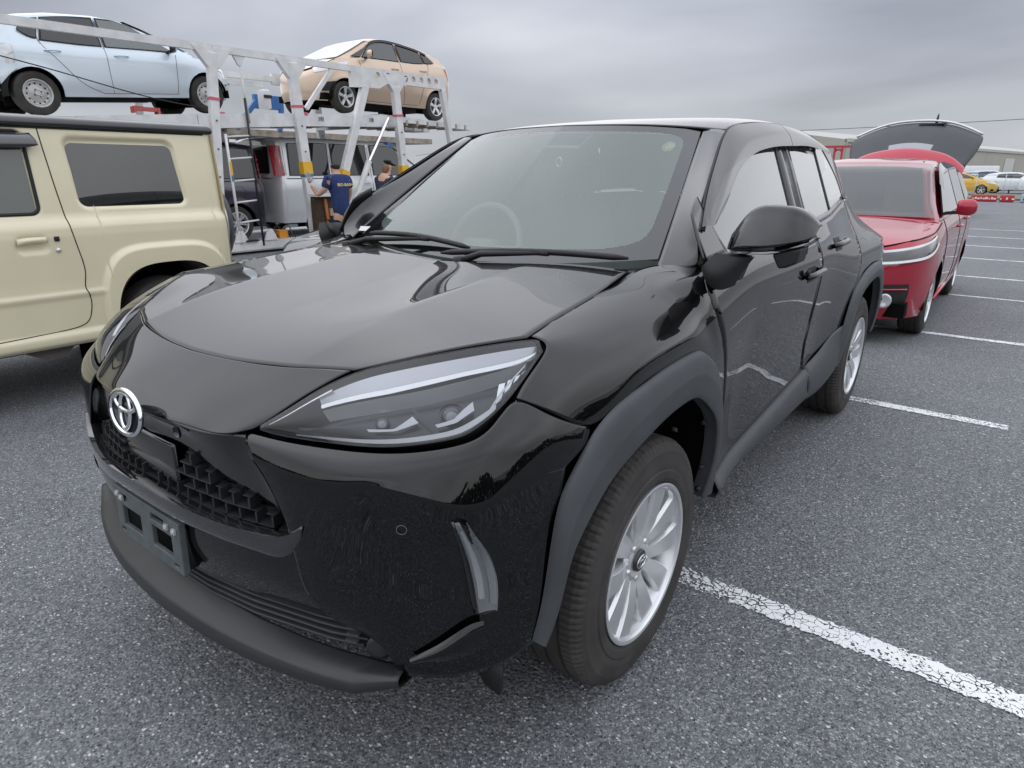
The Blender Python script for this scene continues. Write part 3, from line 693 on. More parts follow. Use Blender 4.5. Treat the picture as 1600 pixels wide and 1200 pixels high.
def cladding(name, O, I, cenr):
    O = np.array(O); I = np.array(I)
    a = O+(-.004, 0, 0); b = O+(I-O)*.05+(.007, 0, 0); c = O+(I-O)*.42+(.016, 0, 0); c2 = O+(I-O)*.50+(.0165, 0, 0); d = I+(.004, 0, 0); e = I+(-.006, 0, 0)
    cr = np.array((0, cenr, .33)); e2 = I+(-.035, 0, 0)
    return net([a, b, c, c2, d, e, e2], 30, 90)
for nm, O, I, cy in (('wheel_arch_trim', FO, FI, .85), ('wheel_arch_trim', RO, RI, 3.41)):
    sides(nm, cladding(nm, O, I, cy), CLAD, cen=(0, cy, .33), solidify=False, sa=40)
    Ia = np.array(I); cen_ = np.array((0, cy, .34))
    lin_ = np.stack([Ia+(-.03, 0, 0), (Ia-cen_)*(1, 1.03, 1.03)+cen_+(-.06, 0, 0), (Ia-cen_)*(1, 1.03, 1.03)+cen_+(-.40, 0, 0)])
    G = net(lin_, 10, 50)
    for s in (1, -1):
        g = grid(G); obj('wheel_well_liner', g if s > 0 else mirx(g), VOID, suv)
        obj('wheel_well_back', box(s*.50, cy, .50, .01, .98, .62), VOID, suv)
for s in (1, -1):
    for y, z in ((1.205, .62), (1.222, .47), (1.215, .40)):
        obj('liner_clip', tube([(0, 0, 0), (s*.004, -.006, 0)], [.010, .007], 12), DARK, suv, (s*.845, y, z))
    obj('air_deflector', prism([(.70, .33), (.79, .33), (.785, .255), (.745, .262)], 'y', .325, .335), DARK, suv) if s > 0 else obj('air_deflector', prism([(-.70, .33), (-.79, .33), (-.785, .255), (-.745, .262)], 'y', .325, .335), DARK, suv)
# ---- sill
ys = np.linspace(1.33, 2.50, 30)
SG = np.array([[(Xs(y, sill_top(y))+a, y, sill_top(y)+b if c is None else c) for y in ys] for a, b, c in ((-.006, .004, None), (.012, -.004, None), (.026, -.026, None), (.030, 0, .352), (.018, 0, .325), (-.05, 0, .318))])
sides('sill_trim', SG, CLAD, sa=35)
sides('rear_sill_kick', net([[(.816, 2.47, .485), (.832, 2.66, .525), (.846, 2.80, .575), (.868, 2.925, .60)], [(.838, 2.47, .455), (.852, 2.64, .48), (.864, 2.78, .50), (.874, 2.915, .51)], [(.848, 2.47, .39), (.860, 2.62, .395), (.868, 2.75, .40), (.874, 2.89, .41)], [(.835, 2.50, .322), (.846, 2.62, .325), (.852, 2.74, .332), (.860, 2.87, .36)]], 16, 16), CLAD)
# ---- windshield, pillars, roof
WS = [[(0, 1.10, 1.030), (.25, 1.115, 1.038), (.48, 1.16, 1.055), (.655, 1.225, 1.073)],
      [(0, 1.40, 1.262), (.22, 1.412, 1.260), (.43, 1.452, 1.256), (.591, 1.502, 1.261)],
      [(0, 1.70, 1.476), (.20, 1.708, 1.472), (.38, 1.735, 1.463), (.521, 1.784, 1.450)]]
wsg = net(WS, 150, 150); nu_, nv_w = 150, 150
def ws_in(u, v):      # u: 0 sill .. 1 header, v: 0 centre .. 1 pillar
    y = (u-.52)/.435; x = v/.915
    return abs(x)**9+abs(y)**(14 if y > 0 else 9) < 1
FA, FB = [], []
Vw, Fw = gpanel(wsg)
for q in Fw:
    ij = [divmod(k, nv_w) for k in q]; u = np.mean([i for i, _ in ij])/(nu_-1); v = np.mean([j for _, j in ij])/(nv_w-1)
    (FA if ws_in(u, v+.0) else FB).append(q)
def used(F):
    ids = sorted({k for q in F for k in q}); mp_ = {k: i for i, k in enumerate(ids)}; return [Vw[k] for k in ids], [tuple(mp_[k] for k in q) for q in F]
ws = obj('windshield', mirror_join(used(FA)), WSG, suv); obj('windshield_frit', mirror_join(used(FB)), FRIT, ws)
wsg = net(WS, 40, 40)
cr_ = offs(wsg, -.0045)
half('camera_housing', net([[(0, 1.60, 1.395), (.10, 1.605, 1.392), (.13, 1.61, 1.39)], [(0, 1.69, 1.462), (.10, 1.695, 1.458), (.16, 1.70, 1.455)]], 6, 10), FRIT, parent=ws)
o = obj('corner_label', box(0, 0, 0, .05, .0015, .026), mat('label_white', (.6, .6, .58), rough=.7), ws, (-.632, 1.236, 1.088), (R(-52), 0, R(24)), smooth=False)
obj('hanging_ring', tube([(.055+.012*math.cos(a), 1.60, 1.345+.016*math.sin(a)) for a in np.linspace(0, 2*math.pi, 17)], .003, 6, False), LAMPW, ws)
obj('inspection_sticker', tube([(0, 0, 0), (0, .0008, 0)], .024, 24), mat('sticker_gold', (.55, .50, .36), rough=.7, var=.5, vscale=120), ws, (.452, 1.678, 1.395), (R(-46), 0, 0))
AP = [[(.664, 1.196, 1.054), (.661, 1.218, 1.070), (.620, 1.39, 1.188), (.573, 1.585, 1.322), (.546, 1.70, 1.398), (.524, 1.782, 1.451)],
      [(.728, 1.205, 1.056), (.725, 1.232, 1.080), (.680, 1.36, 1.192), (.628, 1.57, 1.327), (.594, 1.70, 1.404), (.570, 1.788, 1.453)],
      [(.774, 1.236, 1.060), (.770, 1.238, 1.092), (.733, 1.300, 1.182), (.688, 1.465, 1.275), (.648, 1.625, 1.362), (.606, 1.795, 1.446)]]
sides('a_pillar', net(AP, 14, 30, trim=(.002, .003, 0, 0)), GLOSS); under(AP)
ROOF = [[(0, 1.705, 1.479), (0, 1.88, 1.502), (0, 2.2, 1.530), (0, 2.6, 1.542), (0, 3.0, 1.530), (0, 3.4, 1.490), (0, 3.8, 1.430)],
        [(.30, 1.725, 1.473), (.30, 1.90, 1.497), (.30, 2.2, 1.524), (.30, 2.6, 1.536), (.30, 3.0, 1.524), (.30, 3.4, 1.482), (.30, 3.8, 1.420)],
        [(.49, 1.772, 1.461), (.49, 1.93, 1.488), (.49, 2.22, 1.514), (.49, 2.6, 1.525), (.495, 3.0, 1.510), (.485, 3.4, 1.455), (.44, 3.8, 1.385)],
        [(.600, 1.800, 1.449), (.591, 1.965, 1.479), (.584, 2.25, 1.499), (.585, 2.6, 1.500), (.600, 2.98, 1.468), (.592, 3.30, 1.408), (.535, 3.7, 1.330)]]
roof = half('roof', net(ROOF, 36, 60, trim=(0, .002, .002, 0)), PAINT)
obj('headliner', mirror_join(gpanel(offs(net(ROOF, 12, 20), -.03))), mat('headliner_beige', (.55, .52, .46), rough=.9), suv)
for s in (1, -1): obj('door_card', box(s*.74, 2.2, .80, .02, 1.9, .50), mat('door_card', (.25, .24, .21), rough=.8), suv)
def TP(y, z, d=0): return (.80-.49*(z-1.05)+d, y, z)
def tnet(rows, d=0): return [[TP(y, z, d) for y, z in r] for r in rows]
FW = tnet([[(1.80, 1.446), (1.97, 1.474), (2.15, 1.488), (2.335, 1.494)], [(1.55, 1.30), (1.80, 1.30), (2.05, 1.30), (2.25, 1.30)], [(1.27, 1.078), (1.60, 1.085), (1.90, 1.095), (2.17, 1.103)]])
sides('front_window', net(FW, 14, 20), SIDEG, parents=fdoors, solidify=False)
RW = tnet([[(2.50, 1.495), (2.65, 1.493), (2.78, 1.485), (2.92, 1.465)], [(2.44, 1.30), (2.60, 1.30), (2.73, 1.30), (2.85, 1.30)], [(2.36, 1.108), (2.52, 1.118), (2.66, 1.128), (2.78, 1.138)]])
sides('rear_window', net(RW, 14, 16), SIDEG, parents=rdoors, solidify=False)
QW = tnet([[(2.94, 1.462), (3.00, 1.44), (3.06, 1.41)], [(2.87, 1.30), (3.01, 1.30), (3.15, 1.30)], [(2.80, 1.142), (2.96, 1.165), (3.15, 1.205)]])
sides('quarter_window', net(QW, 10, 10), SIDEG, parents=rdoors, solidify=False)
def strip2(name, pa, pb, wa, wb, m, d, parents):
    G = np.array([[TP(pa[0]+(pb[0]-pa[0])*t+w*(wa+(wb-wa)*t), pa[1]+(pb[1]-pa[1])*t, d) for t in np.linspace(0, 1, 12)] for w in (0, 1)])
    return sides(name, G, m, parents=parents, t=.006)
strip2('b_pillar_trim', (2.165, 1.10), (2.31, 1.492), .022, .02, DARK, .004, fdoors)
strip2('b_pillar_panel', (2.19, 1.10), (2.332, 1.492), .125, .115, GLOSS, .003, fdoors)
strip2('b_pillar_panel', (2.322, 1.108), (2.452, 1.492), .055, .05, GLOSS, .0035, rdoors)
strip2('window_divider', (2.785, 1.138), (2.91, 1.465), .022, .02, DARK, .004, rdoors)
def TT(y, z): return (.802-.49*(z-1.05)-.30*max(0, y-3.12)**1.7, y, z)
cp = [[TT(*p) for p in r] for r in [[(3.02, 1.455), (3.16, 1.430), (3.35, 1.40), (3.70, 1.335)], [(3.14, 1.30), (3.24, 1.30), (3.5, 1.29), (3.9, 1.24)], [(3.13, 1.185), (3.22, 1.198), (3.6, 1.205), (4.07, 1.15)]]]
sides('c_pillar', net(cp, 12, 20), PAINT)
strip2('window_trim', (2.80, 1.138), (3.16, 1.21), .012, .012, DARK, .005, rdoors)
# door visors
VO = [(1.285, 1.165), (1.43, 1.262), (1.605, 1.361), (1.80, 1.452), (1.97, 1.478), (2.20, 1.495), (2.452, 1.500)]
VI = [(1.335, 1.165), (1.52, 1.235), (1.70, 1.315), (1.907, 1.371), (2.035, 1.391), (2.231, 1.408), (2.455, 1.417)]
VO2 = [(2.458, 1.500), (2.60, 1.497), (2.75, 1.488), (2.90, 1.470), (3.02, 1.440)]; VI2 = [(2.461, 1.417), (2.60, 1.422), (2.74, 1.423), (2.91, 1.414), (3.068, 1.397)]
for O, I, p in ((VO, VI, fdoors), (VO2, VI2, rdoors)):
    a = np.array([TP(y, z, .010) for y, z in O]); c = np.array([TP(y, z, .028) for y, z in I]); b = (a+c)/2+(.010, 0, .003)
    sides('door_visor', net([a, b, c], 12, 40), VISM, parents=p, solidify=False)
fr = np.array([[TP(y, z, d) for y, z in VO+VO2] for d in (.0, .012)]); fr[1] -= (0, 0, .012)
sides('roof_side_seal', net([[TP(y, z, .001) for y, z in VO+VO2], [TP(y+.008, z-.012, .012) for y, z in VO+VO2]], 4, 60), DARK)
# sail triangle + mirror base
sides('sail_panel', net(tnet([[(1.262, 1.20), (1.30, 1.225), (1.345, 1.245)], [(1.24, 1.13), (1.32, 1.14), (1.385, 1.15)], [(1.235, 1.072), (1.34, 1.075), (1.43, 1.08)]], .004), 8, 8), GLOSS, parents=fdoors)
# ---- side mirrors
def mirror_geo():
    secs = []   # x, zlo, zhi, yfront, yback
    prof = [(.840, 1.108, 1.150, 1.262, 1.305), (.850, 1.096, 1.168, 1.238, 1.33), (.885, 1.094, 1.214, 1.212, 1.345), (.945, 1.098, 1.226, 1.205, 1.35), (1.000, 1.112, 1.220, 1.222, 1.352), (1.035, 1.130, 1.200, 1.252, 1.354), (1.056, 1.150, 1.180, 1.285, 1.350)]
    rows = []
    for x, zl, zh, yf, yb in prof:
        zc = (zl+zh)/2; h = (zh-zl)/2; ring = []
        for sa in list(np.linspace(-1, -.6, 5))+list(np.linspace(-.45, 1, 8)):
            shp = ((sa+1)/.4)**.5 if sa < -.6+1e-6 else 1-.62*((sa+.6)/1.6)**1.25
            ring.append((x, yb-(yb-yf)*shp, zc+h*sa))
        ring += [(x, yb-(yb-yf)*.16, zc+h*1.06), (x, yb, zc+h*1.04)]
        rows.append(ring)
    return np.array(rows)
mg = mirror_geo()
mirG = net(mg, 30, 45)
mcen = (.95, 1.34, 1.16)
FOLD = Matrix.Translation((.852, 1.35, 0)) @ Matrix.Rotation(R(72), 4, 'Z') @ Matrix.Translation((-.862, -1.27, 0))
for s, d in zip((1, -1), fdoors):
    f = lambda g: g if s > 0 else mirx(xf(g, FOLD))
    f0 = lambda g: g if s > 0 else mirx(g)
    c = obj('side_mirror', f(gpanel(mirG[:, 17:], mcen)), PAINT, d); sharp(c, 60); solid(c, .004)
    obj('mirror_lower_shell', f(gpanel(offs(mirG[:, 7:17], -.005, mcen), mcen)), GLOSS, c)
    obj('mirror_base_shell', f(gpanel(mirG[:, :8], mcen)), DARK, c)
    sig = np.array([[p+np.array((.001, -.003, 0)) for p in offs(mirG, .003, mcen)[16:29, k]] for k in (6, 7, 8)])
    obj('turn_signal', f(gpanel(sig[:, 8:], mcen)), LAMPW, c); obj('signal_strip', f(gpanel(sig[:, :9], mcen)), CLAD, c)
    obj('mirror_glass', f(gpanel(np.array([[(x, 1.343, z) for x in np.linspace(.87, 1.03, 5)] for z in (1.105, 1.21)]), (.95, 1.2, 1.16))), mat('mirror_glass', (.8, .82, .82), rough=.02, metal=1), c)
    arm = net([[(.795, 1.205, 1.060), (.820, 1.185, 1.028), (.852, 1.190, 1.010), (.882, 1.235, 1.020)], [(.805, 1.190, 1.072), (.835, 1.175, 1.055), (.868, 1.185, 1.048), (.895, 1.235, 1.050)], [(.835, 1.195, 1.108), (.855, 1.195, 1.104), (.890, 1.205, 1.098), (.925, 1.24, 1.100)]], 12, 16)
    obj('mirror_arm', f0(gpanel(arm, (.85, 1.3, 1.06))), DARK, c)
    obj('mirror_arm_inner', f0(join(prism([(.80, 1.06), (.85, 1.012), (.88, 1.03), (.90, 1.095), (.84, 1.10)], 'y', 1.236, 1.30))), DARK, c)
    pod = obj('camera_pod', f(prism([(.965, 1.108), (1.035, 1.128), (1.03, 1.09), (1.005, 1.076), (.985, 1.072)], 'y', 1.245, 1.33)), DARK, c, smooth=False); bevel(pod, .006, 2)
# ---- cowl and wipers
half('cowl_panel', net([[(0, 1.02, 1.012), (.33, 1.07, 1.025), (.60, 1.13, 1.040), (.69, 1.18, 1.050)], [(0, 1.12, 1.012), (.33, 1.14, 1.022), (.58, 1.20, 1.040), (.69, 1.24, 1.055)]], 8, 24), DARK)
def wiper(a, b, piv, bow):
    a = np.array(a); b = np.array(b); n = 16
    mid = [a+(b-a)*t+np.array((0, -.003, bow*math.sin(math.pi*t))) for t in np.linspace(0, 1, n)]
    w = obj('wiper', tube(mid, [.004]+[.0095]*(n-2)+[.004], 8), DARK, suv)
    j = a+(b-a)*.42+np.array((0, -.008, .008))
    obj('wiper_arm', tube([piv, np.array(piv)+(j-np.array(piv))*.3+np.array((0, -.01, .018)), j], [.013, .010, .006], 8), DARK, w)
    obj('wiper_clip', box(*j, .05, .012, .014), DARK, w)
    obj('pivot_cap', tube([np.array(piv)+(0, 0, -.02), np.array(piv)+(0, -.004, .016)], [.02, .017], 14), DARK, w)
# ---- interior
obj('dashboard', mirror_join(gpanel(net([[(0, 1.13, 1.0), (.4, 1.16, 1.0), (.66, 1.24, 1.02)], [(0, 1.45, 1.035), (.4, 1.45, 1.03), (.68, 1.46, 1.02)], [(0, 1.62, .98), (.4, 1.62, .98), (.70, 1.62, .97)], [(0, 1.62, .5), (.4, 1.62, .5), (.72, 1.62, .5)]], 16, 16), (0, 1.4, .3))), DASHM, suv)
obj('cabin_floor', box(0, 2.4, .36, 1.5, 3.3, .04), VOID, suv)
def seat(x, y):
    s = obj('seat', gpanel(net([[(x-.22, y-.50, .60), (x, y-.52, .62), (x+.22, y-.50, .60)], [(x-.24, y, .62), (x, y, .60), (x+.24, y, .62)], [(x-.25, y+.10, .72), (x, y+.12, .72), (x+.25, y+.10, .72)], [(x-.24, y+.22, 1.00), (x, y+.25, 1.02), (x+.24, y+.22, 1.00)], [(x-.16, y+.28, 1.18), (x, y+.30, 1.20), (x+.16, y+.28, 1.18)]], 24, 16), (x, y+1, .2)), SEATM, suv); solid(s, .09, -1)
    hr = obj('headrest', gpanel(np.array([[(x+.13*math.cos(a)*abs(math.cos(a))**-.3, y+.30+b, 1.285+.085*math.sin(a)*abs(math.sin(a)+1e-6)**-.3) for a in np.linspace(0, 2*math.pi, 24)] for b in (-.04, .05)]), (x, y+.3, 1.285)), SEATM, s)
    V, Fs = [], []
    for q in (-.05, .05): obj('headrest_stem', tube([(x+q, y+.295, 1.15), (x+q, y+.30, 1.24)], .006, 8), CHROME, s)
    hb = obj('headrest_pad', box(x, y+.305, 1.285, .26, .09, .17), SEATM, s); bevel(hb, .04, 4)
for sx in (-.36, .36): seat(sx, 2.05); seat(sx, 2.95)
sw = obj('steering_wheel', tube([(-.36+.185*math.cos(t), 1.66+.06*math.sin(t), 1.0+.17*math.sin(t)) for t in np.linspace(0, 2*math.pi, 33)], .015, 8, False), DASHM, suv)
obj('wheel_boss', box(-.36, 1.64, .99, .16, .05, .09), DASHM, sw)
rm_ = obj('rear_view_mirror', box(0, 1.72, 1.375, .22, .03, .065), DARK, suv); bevel(rm_, .012, 3)
wiper((.60, 1.150, 1.078), (-.05, 1.065, 1.052), (.06, 1.03, 1.035), .012)
wiper((.02, 1.13, 1.068), (-.50, 1.15, 1.085), (-.545, 1.07, 1.04), .014)
# ---- rear closing panels
TG = [[(0, 3.78, 1.43), (.22, 3.78, 1.42), (.40, 3.77, 1.385), (.50, 3.72, 1.335)], [(0, 4.04, 1.15), (.2, 4.04, 1.15), (.38, 4.03, 1.15), (.47, 4.00, 1.15)], [(0, 4.14, .95), (.3, 4.13, .95), (.6, 4.11, .95), (.76, 4.06, .95)], [(0, 4.17, .6), (.4, 4.16, .6), (.65, 4.14, .6), (.80, 4.05, .6)], [(0, 4.12, .33), (.4, 4.12, .33), (.65, 4.08, .33), (.78, 4.0, .35)]]
half('tailgate', net(TG, 24, 20), PAINT)
obj('rear_glass', mirror_join(gpanel(net([[(0, 3.82, 1.40), (.2, 3.82, 1.39), (.38, 3.82, 1.35)], [(0, 4.055, 1.15), (.2, 4.055, 1.15), (.36, 4.05, 1.15)]], 8, 10))), PRIVG, suv)
obj('under_tray', box(0, 2.1, .27, 1.25, 3.5, .03), VOID, suv)
obj('inner_shell', join(*UNDER), VOID, suv)
for s in (1, -1):
    wheel(suv, .8605, .85, 'ten', s); wheel(suv, .8605, 3.41, 'ten', s)
# ================================================================== ground
K = .94
def asphalt_nodes(nt, tc):
    N = nt.nodes; L = nt.links
    v = N.new('ShaderNodeTexVoronoi'); v.inputs['Scale'].default_value = 105; v.inputs['Randomness'].default_value = 1
    L.new(tc.outputs['Object'], v.inputs['Vector'])
    sep = N.new('ShaderNodeSeparateColor'); L.new(v.outputs['Color'], sep.inputs[0])
    v2 = N.new('ShaderNodeTexVoronoi'); v2.inputs['Scale'].default_value = 230; L.new(tc.outputs['Object'], v2.inputs['Vector'])
    s2 = N.new('ShaderNodeSeparateColor'); L.new(v2.outputs['Color'], s2.inputs[0])
    fine = N.new('ShaderNodeMapRange'); fine.inputs[3].default_value = .62; fine.inputs[4].default_value = 1.42; L.new(s2.outputs[1], fine.inputs[0])
    mid = N.new('ShaderNodeMapRange'); mid.inputs[3].default_value = .74; mid.inputs[4].default_value = 1.26; L.new(sep.outputs[1], mid.inputs[0])
    big = N.new('ShaderNodeTexNoise'); big.inputs['Scale'].default_value = .55; big.inputs['Detail'].default_value = 8; big.inputs['Roughness'].default_value = .62; L.new(tc.outputs['Object'], big.inputs['Vector'])
    mb = N.new('ShaderNodeMapRange'); mb.inputs[1].default_value = .3; mb.inputs[2].default_value = .7; mb.inputs[3].default_value = .78; mb.inputs[4].default_value = 1.18; L.new(big.outputs[0], mb.inputs[0])
    def mul(a, b):
        m_ = N.new('ShaderNodeMath'); m_.operation = 'MULTIPLY'; L.new(a, m_.inputs[0]); L.new(b, m_.inputs[1]); return m_.outputs[0]
    st = N.new('ShaderNodeTexNoise'); st.inputs['Scale'].default_value = 1.7; st.inputs['Detail'].default_value = 5; st.inputs['Distortion'].default_value = .8; L.new(tc.outputs['Object'], st.inputs['Vector'])
    sm_ = N.new('ShaderNodeMapRange'); sm_.inputs[1].default_value = .60; sm_.inputs[2].default_value = .74; sm_.inputs[3].default_value = 1.0; sm_.inputs[4].default_value = .72; L.new(st.outputs[0], sm_.inputs[0])
    k_ = mul(mul(mul(fine.outputs[0], mid.outputs[0]), mb.outputs[0]), sm_.outputs[0])
    mtx = N.new('ShaderNodeVectorMath'); mtx.operation = 'SCALE'; mtx.inputs[0].default_value = (.123, .129, .138); L.new(k_, mtx.inputs['Scale'])
    # pale stone chips of two sizes with broken outlines
    wob = N.new('ShaderNodeTexNoise'); wob.inputs['Scale'].default_value = 260; wob.inputs['Detail'].default_value = 2; L.new(tc.outputs['Object'], wob.inputs['Vector'])
    ws_ = N.new('ShaderNodeVectorMath'); ws_.operation = 'SCALE'; ws_.inputs['Scale'].default_value = .0045; L.new(wob.outputs['Color'], ws_.inputs[0])
    wa = N.new('ShaderNodeVectorMath'); wa.operation = 'ADD'; L.new(tc.outputs['Object'], wa.inputs[0]); L.new(ws_.outputs[0], wa.inputs[1])
    col = mtx.outputs[0]
    for scl, lo, hi, d0, d1, cc_, mn, stretch in ((82, .74, .84, .50, .38, (.46, .465, .46), .35, (1, 1.5, 1)), (150, .62, .78, .48, .34, (.42, .42, .42), .40, (1.4, 1, 1)), (60, .90, .95, .32, .24, (.50, .50, .49), .5, (1, 1.3, 1)), (120, .80, .90, .42, .30, (.035, .035, .038), .8, (1, 1, 1))):
        mpp = N.new('ShaderNodeMapping'); mpp.inputs['Scale'].default_value = stretch; mpp.inputs['Rotation'].default_value = (0, 0, scl*.1); L.new(wa.outputs[0], mpp.inputs[0])
        vv = N.new('ShaderNodeTexVoronoi'); vv.inputs['Scale'].default_value = scl; L.new(mpp.outputs[0], vv.inputs['Vector'])
        ss = N.new('ShaderNodeSeparateColor'); L.new(vv.outputs['Color'], ss.inputs[0])
        pick = N.new('ShaderNodeMapRange'); pick.inputs[1].default_value = lo; pick.inputs[2].default_value = hi; L.new(ss.outputs[0], pick.inputs[0])
        size = N.new('ShaderNodeMapRange'); size.inputs[1].default_value = d0; size.inputs[2].default_value = d1; L.new(vv.outputs['Distance'], size.inputs[0])
        cm = N.new('ShaderNodeMapRange'); cm.inputs[3].default_value = mn; cm.inputs[4].default_value = 1.2; L.new(ss.outputs[2], cm.inputs[0])
        cs = N.new('ShaderNodeVectorMath'); cs.operation = 'SCALE'; cs.inputs[0].default_value = cc_; L.new(cm.outputs[0], cs.inputs['Scale'])
        mx_ = N.new('ShaderNodeMix'); mx_.data_type = 'VECTOR'; L.new(mul(pick.outputs[0], size.outputs[0]), mx_.inputs[0]); L.new(col, mx_.inputs[4]); L.new(cs.outputs[0], mx_.inputs[5]); col = mx_.outputs[1]
    bp = N.new('ShaderNodeBump'); bp.inputs['Strength'].default_value = .75; bp.inputs['Distance'].default_value = .004; bp.invert = True
    L.new(v.outputs['Distance'], bp.inputs['Height'])
    return col, bp.outputs[0], v
def asphalt():
    m = bpy.data.materials.new('asphalt'); m.use_nodes = True; nt = m.node_tree; b = nt.nodes['Principled BSDF']
    tc = nt.nodes.new('ShaderNodeTexCoord'); c, n, _ = asphalt_nodes(nt, tc)
    nt.links.new(c, b.inputs['Base Color']); nt.links.new(n, b.inputs['Normal']); b.inputs['Roughness'].default_value = .78; b.inputs['Specular IOR Level'].default_value = .4
    return m
ASPH = asphalt()
g = obj('asphalt_ground', ([(-400, -300, 0), (400, -300, 0), (400, 900, 0), (-400, 900, 0)], [(0, 1, 2, 3)]), ASPH); g['kind'] = 'structure'
def line_paint():
    m = bpy.data.materials.new('worn_line_paint'); m.use_nodes = True; nt = m.node_tree; N = nt.nodes; L = nt.links; b = N['Principled BSDF']
    b.inputs['Base Color'].default_value = (.72, .73, .74, 1); b.inputs['Roughness'].default_value = .7
    tc = N.new('ShaderNodeTexCoord')
    nz = N.new('ShaderNodeTexNoise'); nz.inputs['Scale'].default_value = 16; nz.inputs['Detail'].default_value = 3; L.new(tc.outputs['Object'], nz.inputs['Vector'])
    ad = N.new('ShaderNodeVectorMath'); ad.operation = 'SCALE'; ad.inputs['Scale'].default_value = .05; L.new(nz.outputs['Color'], ad.inputs[0])
    av = N.new('ShaderNodeVectorMath'); av.operation = 'ADD'; L.new(tc.outputs['Object'], av.inputs[0]); L.new(ad.outputs[0], av.inputs[1])
    v = N.new('ShaderNodeTexVoronoi'); v.feature = 'DISTANCE_TO_EDGE'; v.inputs['Scale'].default_value = 38; L.new(av.outputs[0], v.inputs['Vector'])
    crack = N.new('ShaderNodeMath'); crack.operation = 'GREATER_THAN'; crack.inputs[1].default_value = .055; L.new(v.outputs['Distance'], crack.inputs[0])
    nb = N.new('ShaderNodeTexNoise'); nb.inputs['Scale'].default_value = 7; nb.inputs['Detail'].default_value = 3; L.new(tc.outputs['Object'], nb.inputs['Vector'])
    mbk = N.new('ShaderNodeMapRange'); mbk.inputs[1].default_value = .38; mbk.inputs[2].default_value = .62; mbk.inputs[3].default_value = -.01; mbk.inputs[4].default_value = .060; L.new(nb.outputs[0], mbk.inputs[0]); L.new(mbk.outputs[0], crack.inputs[1])
    n2 = N.new('ShaderNodeTexNoise'); n2.inputs['Scale'].default_value = 85; n2.inputs['Detail'].default_value = 4; L.new(tc.outputs['Object'], n2.inputs['Vector'])
    n3 = N.new('ShaderNodeTexNoise'); n3.inputs['Scale'].default_value = 3.0; n3.inputs['Detail'].default_value = 4; L.new(tc.outputs['Object'], n3.inputs['Vector'])
    mr = N.new('ShaderNodeMapRange'); mr.inputs[1].default_value = .35; mr.inputs[2].default_value = .65; mr.inputs[3].default_value = .50; mr.inputs[4].default_value = .30; L.new(n3.outputs[0], mr.inputs[0])
    chip = N.new('ShaderNodeMath'); chip.operation = 'GREATER_THAN'; L.new(n2.outputs[0], chip.inputs[0]); L.new(mr.outputs[0], chip.inputs[1])
    # uneven outer edge
    uv = N.new('ShaderNodeSeparateXYZ'); L.new(tc.outputs['UV'], uv.inputs[0])
    a1 = N.new('ShaderNodeMath'); a1.operation = 'SUBTRACT'; L.new(uv.outputs[1], a1.inputs[0]); a1.inputs[1].default_value = .5
    a2 = N.new('ShaderNodeMath'); a2.operation = 'ABSOLUTE'; L.new(a1.outputs[0], a2.inputs[0])
    n4 = N.new('ShaderNodeTexNoise'); n4.inputs['Scale'].default_value = 60; n4.inputs['Detail'].default_value = 3; L.new(tc.outputs['Object'], n4.inputs['Vector'])
    e1 = N.new('ShaderNodeMath'); e1.operation = 'MULTIPLY_ADD'; L.new(n4.outputs[0], e1.inputs[0]); e1.inputs[1].default_value = .45; L.new(a2.outputs[0], e1.inputs[2])
    ed = N.new('ShaderNodeMath'); ed.operation = 'LESS_THAN'; L.new(e1.outputs[0], ed.inputs[0]); ed.inputs[1].default_value = .66
    m1 = N.new('ShaderNodeMath'); m1.operation = 'MULTIPLY'; L.new(crack.outputs[0], m1.inputs[0]); L.new(chip.outputs[0], m1.inputs[1])
    m2 = N.new('ShaderNodeMath'); m2.operation = 'MULTIPLY'; L.new(m1.outputs[0], m2.inputs[0]); L.new(ed.outputs[0], m2.inputs[1])
    L.new(m2.outputs[0], b.inputs['Alpha'])
    return m
LINEP = line_paint()
def ground_line(x0, x1, y, w=.105, ang=0):
    me = bpy.data.meshes.new('parking_line'); dx = x1-x0; t = math.tan(ang)
    me.from_pydata([(x0, y-w/2+x0*t, .004), (x1, y-w/2+x1*t, .004), (x1, y+w/2+x1*t, .004), (x0, y+w/2+x0*t, .004)], [], [(0, 1, 2, 3)])
    uv = me.uv_layers.new(); 
    for i, c in enumerate(((0, 0), (1, 0), (1, 1), (0, 1))): uv.data[i].uv = c
    me.materials.append(LINEP); o = bpy.data.objects.new('parking_line', me); COL.objects.link(o); o['kind'] = 'structure'
for y, x0, x1, w in ((1.335, -2.2, 3.2, .105), (3.695, -2.2, 1.62, .10), (5.98, -2.2, 1.95, .10), (8.3, -2.2, 1.8, .08), (10.05, -2, 3.2, .10), (12.4, -2, 1.8, .1), (14.7, -2, 4.2, .1), (17.0, -2, 4.5, .1), (19.4, -2, 5, .1)):
    ground_line(x0, x1, y, w)
